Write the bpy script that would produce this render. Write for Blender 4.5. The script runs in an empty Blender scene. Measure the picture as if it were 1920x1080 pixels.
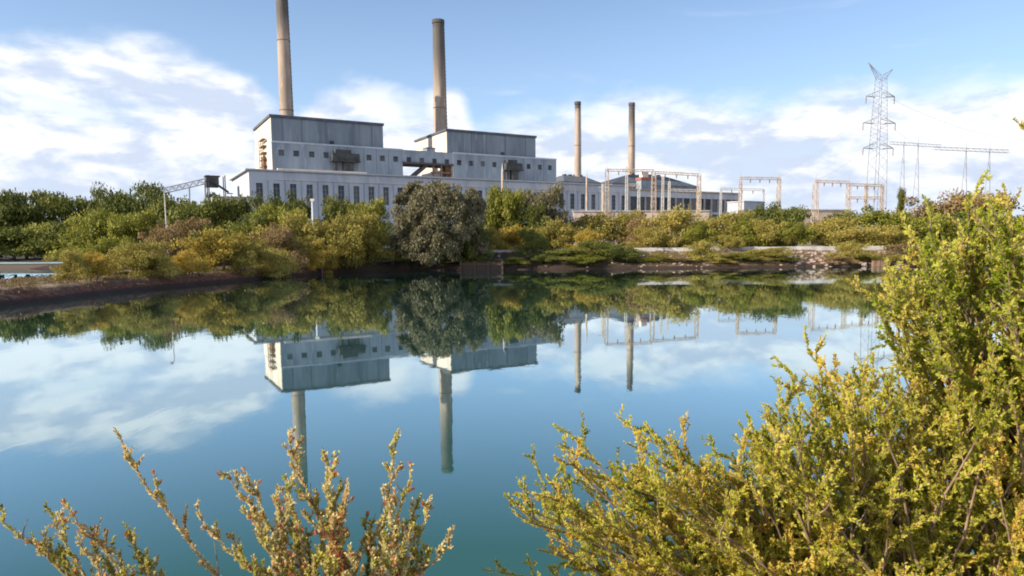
import bpy, bmesh, math, random
import numpy as np
from mathutils import Matrix, Vector, Euler
C = bpy.context
S = C.scene
col = S.collection
R = math.radians
rnd = random.Random(7)
nr = np.random.default_rng(11)

# ------------------------------------------------------------------ camera
F = 1280.0                       # focal length in photo pixels (1920 wide) = 24 mm lens
PX, PY = 960.0, 587.0            # principal point
CAMZ = 5.0
cam_rot = Euler((R(90) - math.atan(128 / F), 0, 0)).to_matrix() @ Matrix.Rotation(-0.0096, 3, 'Z')
cd = bpy.data.cameras.new('camera'); cam = bpy.data.objects.new('camera', cd); col.objects.link(cam)
cam.matrix_world = Matrix.Translation((0, 0, CAMZ)) @ cam_rot.to_4x4()
cd.lens = 24.0; cd.sensor_width = 36.0; cd.shift_y = 47 / 1920.0
cd.clip_start = 0.05; cd.clip_end = 12000
S.camera = cam
S.render.resolution_x = 1024; S.render.resolution_y = 576

# ------------------------------------------------------------------ light
SUN_EL, SUN_AZ = R(28), (-1.0, -0.50)
sd = Vector((SUN_AZ[0], SUN_AZ[1], 0)).normalized() * math.cos(SUN_EL) + Vector((0, 0, math.sin(SUN_EL)))
sl = bpy.data.lights.new('sun', 'SUN'); sl.energy = 5.0; sl.angle = R(0.5); sl.color = (1.0, 0.86, 0.68)
so = bpy.data.objects.new('sun', sl); col.objects.link(so); so.rotation_euler = sd.to_track_quat('Z', 'Y').to_euler()
so.location = (-50, -20, 60)
S.view_settings.view_transform = 'Standard'; S.view_settings.look = 'None'
S.view_settings.exposure = 0.72; S.view_settings.gamma = 1.0
S.cycles.filter_width = 1.9
S.cycles.transparent_max_bounces = 8

# ------------------------------------------------------------------ node helper
class NT:
    def __init__(s, tree): s.t = tree; s.n = tree.nodes; s.l = tree.links
    def new(s, typ, **kw):
        n = s.n.new(typ)
        for k, v in kw.items(): setattr(n, k, v)
        return n
    def put(s, sock, v):
        if isinstance(v, bpy.types.NodeSocket): s.l.new(v, sock)
        elif v is not None: sock.default_value = v
    def m(s, op, a, b=None, c=None, clamp=False):
        n = s.new('ShaderNodeMath', operation=op); n.use_clamp = clamp
        s.put(n.inputs[0], a); s.put(n.inputs[1], b); s.put(n.inputs[2], c)
        return n.outputs[0]
    def mix(s, f, a, b, blend='MIX'):
        n = s.new('ShaderNodeMix', data_type='RGBA', blend_type=blend)
        s.put(n.inputs[0], f); s.put(n.inputs[6], a); s.put(n.inputs[7], b)
        return n.outputs[2]
    def ss(s, v, lo, hi, a=0.0, b=1.0):
        n = s.new('ShaderNodeMapRange', interpolation_type='SMOOTHSTEP')
        s.put(n.inputs[0], v); s.put(n.inputs[1], lo); s.put(n.inputs[2], hi); s.put(n.inputs[3], a); s.put(n.inputs[4], b)
        return n.outputs[0]
    def noise(s, vec, scale, detail=5, rough=0.55, dist=0.0):
        n = s.new('ShaderNodeTexNoise')
        s.put(n.inputs['Vector'], vec); n.inputs['Scale'].default_value = scale
        n.inputs['Detail'].default_value = detail; n.inputs['Roughness'].default_value = rough
        n.inputs['Distortion'].default_value = dist
        return n.outputs['Fac']
    def comb(s, x, y, z=0.0):
        n = s.new('ShaderNodeCombineXYZ'); s.put(n.inputs[0], x); s.put(n.inputs[1], y); s.put(n.inputs[2], z); return n.outputs[0]
def c4(c): return (c[0], c[1], c[2], 1.0)

# ------------------------------------------------------------------ world: clear sky with banks of cloud
w = bpy.data.worlds.new('World'); S.world = w; w.use_nodes = True
w.node_tree.nodes.clear(); N = NT(w.node_tree)
sky = N.new('ShaderNodeTexSky', sky_type='NISHITA'); sky.sun_disc = False
sky.sun_elevation = SUN_EL; sky.sun_rotation = math.atan2(SUN_AZ[0], SUN_AZ[1])
sky.air_density = 1.0; sky.dust_density = 0.3; sky.ozone_density = 3.0
tc = N.new('ShaderNodeTexCoord'); sx = N.new('ShaderNodeSeparateXYZ'); N.l.new(tc.outputs['Generated'], sx.inputs[0])
az = N.m('ARCTAN2', sx.outputs[0], sx.outputs[1]); el = N.m('ARCSINE', sx.outputs[2])
# cloud-top elevation by azimuth; tall banks behind the camera added to light the facade
prof = [(-3.14, .85), (-2.0, .8), (-1.2, .26), (-1.0, .23), (-.64, .238), (-.507, .258), (-.412, .238), (-.34, .215), (-.303, .165), (-.274, .205), (-.185, .215),
        (-.132, .19), (-.086, .225), (-.05, .165), (0, .185), (.109, .20), (.26, .20), (.4, .195), (.523, .19), (.643, .18), (1.1, .18), (1.7, .8), (3.14, .85)]
fc = N.new('ShaderNodeFloatCurve'); cv = fc.mapping.curves[0]
pts = [((a + 3.2) / 6.4, h) for a, h in prof]
cv.points[0].location = pts[0]; cv.points[1].location = pts[-1]
for p in pts[1:-1]: cv.points.new(*p)
fc.mapping.update()
N.put(fc.inputs[1], N.m('DIVIDE', N.m('ADD', az, 3.2), 6.4))
top = fc.outputs[0]
v1 = N.comb(az, N.m('MULTIPLY', el, 2.2), 0.3)
v2 = N.comb(az, N.m('MULTIPLY', el, 3.4), 5.1)
n1 = N.noise(v1, 7.5, 8, .56, .25)
n2 = N.noise(v2, 3.4, 6, .58, .3)
n3 = N.noise(N.comb(az, N.m('MULTIPLY', el, 7.0), 9.7), 3.0, 5, .6, .4)
puff = N.noise(v1, 15.0, 7, .55, .2)
edge = N.m('SUBTRACT', N.m('ADD', top, N.m('MULTIPLY', N.m('SUBTRACT', n1, .5), .10)), el)
m_edge = N.ss(edge, -.018, .035)
dens = N.m('ADD', N.m('MULTIPLY', n2, .62), N.m('MULTIPLY', n1, .38))
body = N.ss(dens, .33, .46)
body = N.m('ADD', N.m('MULTIPLY', body, .16), .84)
holes = N.ss(n3, .32, .46, .72, 1.0)
mask = N.m('MULTIPLY', m_edge, N.m('MULTIPLY', body, holes), clamp=True)
wisp = N.m('MULTIPLY', N.ss(n3, .60, .80), N.ss(el, .36, .2))
mask = N.m('MAXIMUM', mask, N.m('MULTIPLY', wisp, .5))
shade = N.ss(N.m('ADD', N.m('MULTIPLY', puff, .5), N.m('MULTIPLY', n2, .5)), .42, .55)
low = N.ss(el, .02, .12)
shade = N.m('MULTIPLY', shade, N.m('ADD', N.m('MULTIPLY', low, .45), .55))
cl = N.mix(shade, (4.6, 5.25, 6.5, 1), (7.3, 7.45, 7.85, 1))
skc = N.mix(1.0, sky.outputs[0], (1.10, 1.11, 1.17, 1), 'MULTIPLY')
pale = N.ss(el, .50, .03, .04, .42)
skc = N.mix(pale, skc, (4.9, 6.6, 8.6, 1))
out = N.mix(mask, skc, cl)
bg = N.new('ShaderNodeBackground'); N.put(bg.inputs[0], out); bg.inputs[1].default_value = 0.09
wo = N.new('ShaderNodeOutputWorld'); N.l.new(bg.outputs[0], wo.inputs[0])

# ------------------------------------------------------------------ materials
def mat(name, base, rough=.8, var=None, vscale=1.0, vstretch=(1, 1, 1), bump=0.0, bscale=5.0, metal=0.0, second=None, lo=.4, hi=.62, objrand=0.0):
    m = bpy.data.materials.new(name); m.use_nodes = True; m.node_tree.nodes.clear(); N = NT(m.node_tree)
    b = N.new('ShaderNodeBsdfPrincipled'); o = N.new('ShaderNodeOutputMaterial'); N.l.new(b.outputs[0], o.inputs[0])
    b.inputs['Roughness'].default_value = rough; b.inputs['Metallic'].default_value = metal
    g = N.new('ShaderNodeNewGeometry'); mp = N.new('ShaderNodeMapping'); N.l.new(g.outputs['Position'], mp.inputs[0])
    mp.inputs['Scale'].default_value = vstretch
    colr = c4(base)
    if var:
        colr = N.mix(N.ss(N.noise(mp.outputs[0], vscale, 6, .6, .2), lo, hi), c4(base), c4(var))
    if second:
        colr = N.mix(N.ss(N.noise(mp.outputs[0], vscale * 3.7, 5, .6), .5, .7), colr, c4(second))
    N.put(b.inputs['Base Color'], colr)
    if bump:
        bp = N.new('ShaderNodeBump'); bp.inputs['Strength'].default_value = bump
        N.put(bp.inputs['Height'], N.noise(g.outputs['Position'], bscale, 6, .6)); N.l.new(bp.outputs[0], b.inputs['Normal'])
    return m

def leafmat(name, colors, transl=.35, rough=.55, rnd_amt=.3, nscale=.25):
    """leaf colours vary leaf clump by leaf clump (vertex value) and tree by tree"""
    m = bpy.data.materials.new(name); m.use_nodes = True; m.node_tree.nodes.clear(); N = NT(m.node_tree)
    at = N.new('ShaderNodeAttribute', attribute_name='tint')
    oi = N.new('ShaderNodeObjectInfo')
    f = N.m('ADD', N.m('MULTIPLY', at.outputs['Fac'], 1 - rnd_amt), N.m('MULTIPLY', oi.outputs['Random'], rnd_amt), clamp=True)
    r = N.new('ShaderNodeValToRGB'); N.put(r.inputs[0], f)
    e = r.color_ramp.elements
    e[0].position = 0; e[0].color = c4(colors[0]); e[1].position = 1; e[1].color = c4(colors[-1])
    for i, c in enumerate(colors[1:-1]):
        x = e.new((i + 1) / (len(colors) - 1)); x.color = c4(c)
    b = N.new('ShaderNodeBsdfPrincipled'); b.inputs['Roughness'].default_value = rough
    b.inputs['Specular IOR Level'].default_value = .12
    N.put(b.inputs['Base Color'], r.outputs[0])
    t = N.new('ShaderNodeBsdfTranslucent'); N.put(t.inputs[0], r.outputs[0])
    mx = N.new('ShaderNodeMixShader'); mx.inputs[0].default_value = transl
    N.l.new(b.outputs[0], mx.inputs[1]); N.l.new(t.outputs[0], mx.inputs[2])
    o = N.new('ShaderNodeOutputMaterial'); N.l.new(mx.outputs[0], o.inputs[0])
    return m

M = {}
M['clad_grey'] = mat('weathered_grey_cladding', (.20, .245, .30), .85, (.135, .17, .215), .09, (1, 1, .18), second=(.24, .28, .33))  # this and the next two: facade tones blued, shade put into the colour
M['clad_mid'] = mat('weathered_grey_concrete', (.25, .30, .36), .85, (.175, .215, .27), .10, (1, 1, .22), second=(.30, .34, .39))
M['hall_white'] = mat('pale_painted_concrete', (.44, .49, .57), .8, (.35, .40, .475), .10, (1, 1, .3), second=(.49, .52, .59))
M['cream_sunlit'] = mat('cream_and_sunlit_concrete', (.66, .60, .53), .8, (.55, .48, .41), .10, (1, 1, .3))  # sunlit tone of the end walls as colour; also the cream ledge and tank
M['roof_dark'] = mat('dark_roofing', (.065, .08, .105), .8, (.10, .115, .14), .2)
M['rust'] = mat('rusty_steel', (.17, .10, .07), .8, (.26, .16, .10), .6)
M['darksteel'] = mat('dark_weathered_steel', (.045, .045, .05), .7, (.09, .075, .065), .5)
M['dark_duct'] = mat('dark_ductwork', (.032, .038, .044), .8, (.07, .073, .072), .35)  # near-black mottled tone for hood, vents, belt deck and cabin
M['joint'] = mat('panel_joint', (.14, .17, .21), .8)
M['pylon'] = mat('dull_grey_steel', (.20, .21, .23), .7, (.26, .27, .29), .5)
M['glass'] = mat('dusty_window_glass', (.035, .045, .065), .35, (.07, .08, .10), .4)
M['brick_red'] = mat('faded_red_sheeting', (.36, .12, .08), .8, (.28, .10, .07), .6)
M['chim'] = mat('weathered_brick_chimney', (.46, .35, .27), .85, (.37, .27, .205), .12, (1, 1, .25), second=(.52, .41, .33))
M['soot'] = mat('sooty_chimney_top', (.075, .07, .07), .9, (.13, .11, .10), .2, (1, 1, .3))
M['galv'] = mat('galvanised_steel', (.38, .40, .43), .6, (.46, .47, .49), .5)
M['gantry'] = mat('weathered_cream_steel', (.46, .38, .30), .7, (.32, .25, .19), .5)
M['gantry_white'] = mat('pale_grey_steel', (.55, .54, .53), .6, (.44, .42, .40), .5)
M['concrete'] = mat('pale_concrete', (.52, .51, .50), .8, (.38, .37, .36), .5, bump=.2, bscale=3)
M['pinkwall'] = mat('pinkish_rendered_wall', (.55, .46, .40), .8, (.45, .37, .32), .3)
M['bark'] = mat('grey_brown_bark', (.12, .095, .075), .9, (.20, .165, .13), 2.0, bump=.4, bscale=20)
M['bark_pale'] = mat('pale_bark', (.30, .25, .20), .85, (.20, .16, .13), 2.0)
M['twig'] = mat('woody_twig', (.17, .11, .075), .8, (.28, .20, .14), 30)
M['plank'] = mat('dark_wet_timber', (.055, .026, .018), .7, (.05, .03, .025), 1.2, (4, 4, .6), bump=.3, bscale=6)
M['rock'] = mat('pink_grey_rock', (.36, .27, .24), .9, (.23, .17, .15), .9, bump=.5, bscale=3, second=(.34, .28, .25))
M['bottle'] = mat('pipe_blue_grey', (.13, .22, .28), .6, (.19, .27, .33), .4)
gn = NT(M['glass'].node_tree); [setattr(n.inputs['Specular IOR Level'], 'default_value', .15) for n in gn.n if n.type == 'BSDF_PRINCIPLED']; gb = [n for n in gn.n if n.type == 'BSDF_PRINCIPLED'][0]; src = gb.inputs['Base Color'].links[0].from_socket
oi = gn.new('ShaderNodeObjectInfo'); gn.put(gb.inputs['Base Color'], gn.mix(gn.m('MULTIPLY', gn.m('POWER', oi.outputs['Random'], 2.5), .7), src, (.20, .20, .21, 1)))
# foliage kinds
M['dark'] = leafmat('dark_green_foliage', [(0.0479, 0.0628, 0.0168), (0.0914, 0.1088, 0.0263), (0.1632, 0.178, 0.0414), (0.2612, 0.2616, 0.066)], .25)
M['olive'] = leafmat('olive_foliage', [(0.134, 0.1224, 0.0325), (0.2411, 0.2125, 0.0522), (0.3617, 0.3027, 0.0753), (0.4688, 0.3735, 0.1043)], .3)
M['gold'] = leafmat('golden_foliage', [(0.1794, 0.1478, 0.0333), (0.3075, 0.2464, 0.0499), (0.4613, 0.3326, 0.0665), (0.5381, 0.3696, 0.0887)], .35)
M['green'] = leafmat('mid_green_foliage', [(0.084, 0.0986, 0.0193), (0.1586, 0.1704, 0.0291), (0.2425, 0.2422, 0.042), (0.3358, 0.3049, 0.0613)], .3)
M['grey'] = leafmat('grey_green_foliage', [(.078,.074,.040),(.125,.116,.066),(.175,.16,.094),(.225,.20,.12)], .2)
M['brown'] = leafmat('brownish_foliage', [(0.1382, 0.0995, 0.0431), (0.221, 0.1594, 0.0718), (0.3038, 0.2125, 0.1017), (0.2763, 0.2258, 0.0718)], .25)
M['drygrass'] = leafmat('dry_grass', [(.13, .09, .05), (.20, .14, .08), (.16, .13, .05), (.09, .10, .03)], .3)
M['leaf_right'] = leafmat('yellow_green_leaves', [(.26, .29, .03), (.44, .46, .05), (.60, .58, .08), (.74, .66, .16), (.72, .50, .08)], .55, .45, 0.0)
M['leaf_upper'] = leafmat('bright_green_leaves', [(.17, .23, .015), (.33, .39, .03), (.50, .53, .06), (.70, .68, .18), (.68, .52, .10)], .55, .45, 0.0)
M['leaf_left'] = leafmat('pale_brown_green_leaves', [(.24, .24, .03), (.44, .42, .07), (.58, .52, .16), (.70, .64, .36), (.66, .46, .20)], .38, .5, 0.0)
M['bud'] = leafmat('red_bud_leaves', [(.42, .09, .05), (.58, .20, .10), (.60, .34, .16), (.62, .48, .30)], .35, .5, 0.0)

# ------------------------------------------------------------------ object helpers
def link(o, parent=None):
    col.objects.link(o)
    if parent is not None: o.parent = parent
    return o
def tag(o, label=None, cat=None, group=None, kind=None):
    if label: o['label'] = label
    if cat: o['category'] = cat
    if group: o['group'] = group
    if kind: o['kind'] = kind
    return o
def empty(name, loc, rz=0.0, **kw):
    o = bpy.data.objects.new(name, None); o.location = loc; o.rotation_euler = (0, 0, rz); link(o); o.empty_display_size = .5
    return tag(o, **kw)
class MB:
    def __init__(s): s.v = []; s.f = []
    def quad(s, *p):
        i = len(s.v); s.v += [tuple(q) for q in p]; s.f.append(tuple(range(i, i + len(p))))
    def box(s, x0, x1, y0, y1, z0, z1):
        i = len(s.v)
        s.v += [(x0, y0, z0), (x1, y0, z0), (x1, y1, z0), (x0, y1, z0), (x0, y0, z1), (x1, y0, z1), (x1, y1, z1), (x0, y1, z1)]
        s.f += [tuple(i + k for k in q) for q in ((0, 3, 2, 1), (4, 5, 6, 7), (0, 1, 5, 4), (1, 2, 6, 5), (2, 3, 7, 6), (3, 0, 4, 7))]
    def tube(s, a, b, r0, r1=None, n=6, caps=True):
        r1 = r0 if r1 is None else r1
        a = Vector(a); b = Vector(b); d = (b - a)
        if d.length < 1e-6: return
        d.normalize(); u = d.orthogonal().normalized(); v = d.cross(u); i = len(s.v)
        for p, r in ((a, r0), (b, r1)):
            for k in range(n):
                t = 2 * math.pi * k / n; s.v.append(tuple(p + r * (math.cos(t) * u + math.sin(t) * v)))
        for k in range(n): s.f.append((i + k, i + (k + 1) % n, i + n + (k + 1) % n, i + n + k))
        if caps: s.f.append(tuple(i + k for k in range(n))[::-1]); s.f.append(tuple(i + n + k for k in range(n)))
    def path(s, pts, radii, n=5):
        i = len(s.v); u = None
        for j, p in enumerate(pts):
            p = Vector(p); d = (Vector(pts[min(j + 1, len(pts) - 1)]) - Vector(pts[max(j - 1, 0)])).normalized()
            u = d.orthogonal().normalized() if u is None else (u - d * u.dot(d)).normalized()
            v = d.cross(u)
            for k in range(n):
                t = 2 * math.pi * k / n; s.v.append(tuple(p + float(radii[j]) * (math.cos(t) * u + math.sin(t) * v)))
        for j in range(len(pts) - 1):
            for k in range(n):
                a = i + j * n + k; b = i + j * n + (k + 1) % n; s.f.append((a, b, b + n, a + n))
    def lathe(s, prof, n=24, cx=0, cy=0):
        i = len(s.v)
        for (r, z) in prof:
            for k in range(n):
                t = 2 * math.pi * k / n; s.v.append((cx + r * math.cos(t), cy + r * math.sin(t), z))
        for j in range(len(prof) - 1):
            for k in range(n):
                a = i + j * n + k; b = i + j * n + (k + 1) % n; s.f.append((a, b, b + n, a + n))
    def build(s, name, m, parent=None, smooth=False):
        me = bpy.data.meshes.new(name); me.from_pydata(s.v, [], s.f); me.update()
        if m: me.materials.append(m)
        if smooth: me.polygons.foreach_set('use_smooth', [True] * len(me.polygons))
        o = bpy.data.objects.new(name, me); return link(o, parent)

def ray(x, y):
    return cam_rot @ Vector(((x - PX) / F, -(y - PY) / F, -1.0))
def at(x, y, Y):                     # point on the pixel's ray at forward distance Y
    d = ray(x, y); k = Y / d.y; return Vector((0, 0, CAMZ)) + d * k

# ------------------------------------------------------------------ terrain
POND = [(-30, 5), (-48, 25), (-45.5, 60), (-44, 85), (-39.5, 110), (-33, 130), (-24, 137), (10, 137.5), (45, 137), (75, 138), (105, 135), (135, 120), (150, 80), (120, 22), (60, 7.2), (0, 6.8)]
POND2 = [(-61, 97), (-67, 89), (-73, 60), (-73, 0), (-320, 0), (-320, 183), (-122, 182), (-98, 150)]
def sdist(poly, X, Y):
    d = np.full(X.shape, 1e9); inside = np.zeros(X.shape, bool)
    n = len(poly)
    for i in range(n):
        ax, ay = poly[i]; bx, by = poly[(i + 1) % n]
        ex, ey = bx - ax, by - ay; wx, wy = X - ax, Y - ay
        t = np.clip((wx * ex + wy * ey) / (ex * ex + ey * ey), 0, 1)
        d = np.minimum(d, np.hypot(wx - ex * t, wy - ey * t))
        c = (ay > Y) != (by > Y)
        with np.errstate(divide='ignore', invalid='ignore'):
            xi = ax + (Y - ay) * ex / (ey if ey != 0 else 1e-9)
        inside ^= c & (X < xi)
    return np.where(inside, -d, d)
_ph = nr.uniform(0, 6.28, (14, 2)); _dr = nr.uniform(0, 6.28, 14)
def wob(X, Y, wl):
    z = np.zeros_like(X, dtype=float)
    for i in range(14):
        k = 2 * math.pi / (wl * (0.45 + 0.12 * i)); a = _dr[i]
        z += np.sin((X * math.cos(a) + Y * math.sin(a)) * k + _ph[i, 0]) / 5.2
    return z
def sst(x, a, b):
    t = np.clip((x - a) / (b - a), 0, 1); return t * t * (3 - 2 * t)
def height(X, Y):
    X = np.asarray(X, float); Y = np.asarray(Y, float)
    d1 = sdist(POND, X, Y) + .5 * wob(X, Y, 9.0) * sst(Y, 25, 45) + .22 * wob(X, Y, 2.6)
    d2 = sdist(POND2, X, Y) + .5 * wob(X, Y, 10.0)
    near = 1 - sst(Y, 8, 30)
    left = (1 - sst(X, -26, -16)) * sst(Y, 10, 30)
    far = sst(Y, 118, 140)
    topz = 3.3 * near + (1 - near) * (1.35 + far * (1 - left * .9) * 1.8)
    wid = 4.6 * near + (1 - near) * (1.7 * (1 - far) + 11.0 * far)
    wid = np.where(left > .5, 1.7 + near * 3, wid)
    z = topz * np.where(d1 > 0, np.clip(d1 / wid, 0, 1) ** .75, 0) + np.where(d1 < 0, np.maximum(d1 * .8, -1.6), 0)
    z = np.where(d2 < 6, np.minimum(z, np.where(d2 > 0, np.maximum(topz * (np.clip(d2, 0, 3.5) / 3.5) ** .8, 0), np.maximum(d2 * .8, -1.6))), z)
    back = sst(Y, 160, 240); z = z + back * 1.0
    amp = .10 * sst(d1, .3, 3.0)
    z = z + amp * wob(X, Y, 3.1) + .12 * sst(Y, 30, 60) * sst(d1, .0, 2.0) * wob(X + 31, Y, 8)
    return z
def gz(x, y): return float(height(np.array([x]), np.array([y]))[0])
def axis(lo, hi, step, far_lo, far_hi):
    a = list(np.arange(lo, hi + step, step)); s = step; v = a[-1]
    while v < far_hi: s *= 1.35; v += s; a.append(v)
    s = step; v = a[0]; pre = []
    while v > far_lo: s *= 1.35; v -= s; pre.append(v)
    return np.array(pre[::-1] + a)
gx = axis(-76, 112, .55, -4500, 4500); gy = axis(-4, 156, .45, -300, 7000)
GX, GY = np.meshgrid(gx, gy); GZ = height(GX, GY)
nx, ny = len(gx), len(gy)
V = np.stack([GX.ravel(), GY.ravel(), GZ.ravel()], 1)
I = (np.arange(ny - 1)[:, None] * nx + np.arange(nx - 1)[None, :]).ravel()
Fq = np.stack([I, I + 1, I + 1 + nx, I + nx], 1)
def npmesh(name, V, Fq, m, parent=None, smooth=False, tint=None):
    me = bpy.data.meshes.new(name); k = Fq.shape[1]
    me.vertices.add(len(V)); me.vertices.foreach_set('co', V.astype(np.float32).ravel())
    me.loops.add(Fq.size); me.loops.foreach_set('vertex_index', Fq.astype(np.int32).ravel())
    me.polygons.add(len(Fq)); me.polygons.foreach_set('loop_start', (np.arange(len(Fq)) * k).astype(np.int32))
    me.polygons.foreach_set('loop_total', np.full(len(Fq), k, np.int32))
    me.update(calc_edges=True)
    if smooth: me.polygons.foreach_set('use_smooth', np.ones(len(Fq), bool))
    if tint is not None:
        a = me.attributes.new('tint', 'FLOAT', 'POINT'); a.data.foreach_set('value', tint.astype(np.float32))
    if m: me.materials.append(m)
    o = bpy.data.objects.new(name, me); return link(o, parent)

gm = bpy.data.materials.new('bank_soil'); gm.use_nodes = True; gm.node_tree.nodes.clear(); N = NT(gm.node_tree)
g = N.new('ShaderNodeNewGeometry'); sp = N.new('ShaderNodeSeparateXYZ'); N.l.new(g.outputs['Position'], sp.inputs[0])
sn = N.new('ShaderNodeSeparateXYZ'); N.l.new(g.outputs['True Normal'], sn.inputs[0])
a = N.noise(g.outputs['Position'], .35, 6, .6); b = N.noise(g.outputs['Position'], 2.4, 6, .65)
soil = N.mix(N.ss(b, .38, .62), (.065, .024, .013, 1), (.14, .058, .034, 1))
dry = N.mix(N.ss(b, .40, .6), (.19, .13, .085, 1), (.09, .08, .03, 1))
dry = N.mix(N.ss(a, .5, .62), dry, (.24, .18, .135, 1))
shady = N.m('MULTIPLY', N.ss(sp.outputs[0], 42, 18), N.ss(sp.outputs[1], 118, 132));  # mask for shade under the far-bank shrubs, painted into the ground colour
steep = N.ss(N.m('ADD', sn.outputs[2], N.m('MULTIPLY', N.m('SUBTRACT', b, .5), .35)), .95, .84)
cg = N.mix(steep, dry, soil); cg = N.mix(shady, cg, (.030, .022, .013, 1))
wet = N.ss(N.m('ADD', sp.outputs[2], N.m('MULTIPLY', N.m('SUBTRACT', b, .5), .5)), .62, .30)
cg = N.mix(wet, cg, (.028, .013, .009, 1))
pb = N.new('ShaderNodeBsdfPrincipled'); pb.inputs['Roughness'].default_value = .9; N.put(pb.inputs['Base Color'], cg)
bp = N.new('ShaderNodeBump'); bp.inputs['Strength'].default_value = .7; bp.inputs['Distance'].default_value = .25
N.put(bp.inputs['Height'], N.noise(g.outputs['Position'], 1.8, 8, .65)); N.l.new(bp.outputs[0], pb.inputs['Normal'])
o_ = N.new('ShaderNodeOutputMaterial'); N.l.new(pb.outputs[0], o_.inputs[0])
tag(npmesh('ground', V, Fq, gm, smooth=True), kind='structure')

# water
wm = bpy.data.materials.new('pond_water'); wm.use_nodes = True; wm.node_tree.nodes.clear(); N = NT(wm.node_tree)
g = N.new('ShaderNodeNewGeometry'); mp = N.new('ShaderNodeMapping'); N.l.new(g.outputs['Position'], mp.inputs[0]); mp.inputs['Scale'].default_value = (1, .35, 1)
bp = N.new('ShaderNodeBump'); bp.inputs['Strength'].default_value = .10; bp.inputs['Distance'].default_value = .02
pt = N.ss(N.noise(g.outputs['Position'], .06, 4, .6), .42, .62, .25, 1.6)
N.put(bp.inputs['Height'], N.m('MULTIPLY', N.noise(mp.outputs[0], 1.6, 3, .5), pt))
df = N.new('ShaderNodeBsdfDiffuse'); df.inputs[0].default_value = (.024, .090, .080, 1)
gl = N.new('ShaderNodeBsdfGlossy'); gl.inputs['Roughness'].default_value = .02; gl.inputs[0].default_value = (.79, .915, .95, 1)
N.l.new(bp.outputs[0], gl.inputs['Normal'])
lw = N.new('ShaderNodeLayerWeight'); lw.inputs[0].default_value = .5
cs_ = N.m('SUBTRACT', 1.0, lw.outputs['Facing'])
fr = N.m('MAXIMUM', N.m('SUBTRACT', 1.0, N.m('POWER', N.m('MULTIPLY', cs_, 2.2), 1.5)), .12)
mx = N.new('ShaderNodeMixShader'); N.l.new(fr, mx.inputs[0]); N.l.new(df.outputs[0], mx.inputs[1]); N.l.new(gl.outputs[0], mx.inputs[2])
o_ = N.new('ShaderNodeOutputMaterial'); N.l.new(mx.outputs[0], o_.inputs[0])
wb = MB(); wb.quad((-51, 2, 0), (170, 2, 0), (170, 146, 0), (-51, 146, 0)); tag(wb.build('pond_water', wm), kind='structure')
wb = MB(); wb.quad((-330, -5, 0), (-52.5, -5, 0), (-52.5, 192, 0), (-330, 192, 0)); tag(wb.build('second_pond_water', wm), kind='structure')

# ------------------------------------------------------------------ station frame
TH = math.atan2(.494, .8695); EV = Vector((math.cos(TH), math.sin(TH), 0)); NV = Vector((-math.sin(TH), math.cos(TH), 0))
O = Vector((-130.0, 368.0, 0))
GZ0 = 4.0
def sp_(x, y, t):                    # station coordinates (s, z) of a pixel on the plane t
    d = ray(x, y); P = Vector((0, 0, CAMZ)); base = O + NV * t
    k = (base - P).dot(NV) / d.dot(NV); q = P + d * k
    return (q - O).dot(EV), q.z
def world(s, t, z): return O + EV * s + NV * t + Vector((0, 0, z))
class Thing:
    """an Empty at station coordinates; parts are built in station coordinates and shifted"""
    def __init__(s, name, s0, t0, z0, **kw):
        s.o = empty(name, world(s0, t0, z0), TH, **kw); s.d = (s0, t0, z0)
    def part(s, name, mb, m, parent=None, smooth=False):
        p = parent or s.o
        dx, dy, dz = s.d
        mb.v = [(a - dx, b - dy, c - dz) for a, b, c in mb.v]
        return mb.build(name, m, p, smooth)

def facade(th, s0, s1, t, z0, z1, wins, m, depth=.5, parent=None, glassname='window', gm='glass', frames=True):
    """front wall with real openings; each window is a part with its pane set back"""
    sb = sorted({s0, s1, *[w[0] for w in wins], *[w[1] for w in wins]}); zb = sorted({z0, z1, *[w[2] for w in wins], *[w[3] for w in wins]})
    mb = MB()
    for i in range(len(sb) - 1):
        for j in range(len(zb) - 1):
            cs, cz = (sb[i] + sb[i + 1]) / 2, (zb[j] + zb[j + 1]) / 2
            if any(w[0] < cs < w[1] and w[2] < cz < w[3] for w in wins): continue
            mb.quad((sb[i], t, zb[j]), (sb[i + 1], t, zb[j]), (sb[i + 1], t, zb[j + 1]), (sb[i], t, zb[j + 1]))
    for a, b, c, d in wins:
        T = t + depth
        mb.quad((a, t, c), (a, T, c), (a, T, d), (a, t, d)); mb.quad((b, t, c), (b, t, d), (b, T, d), (b, T, c))
        mb.quad((a, t, d), (a, T, d), (b, T, d), (b, t, d)); mb.quad((a, t, c), (b, t, c), (b, T, c), (a, T, c))
    for a, b, c, d in wins:
        g_ = MB(); T = t + depth - .02
        g_.quad((a + .002, T, c + .002), (b - .002, T, c + .002), (b - .002, T, d - .002), (a + .002, T, d - .002))
        wo_ = th.part(glassname, g_, M[gm])
        if frames:
            f_ = MB(); w_ = .10
            nb = max(1, int(round((d - c) / 2.2)))
            for k in range(1, nb): zz = c + (d - c) * k / nb; f_.box(a + .01, b - .01, T - .12, T - .03, zz - w_ / 2, zz + w_ / 2)
            mid = (a + b) / 2; f_.box(mid - w_ / 2, mid + w_ / 2, T - .14, T - .025, c + .01, d - .01)
            th.part('glazing_bar', f_, M['galv'], parent=wo_)
    return mb
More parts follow.
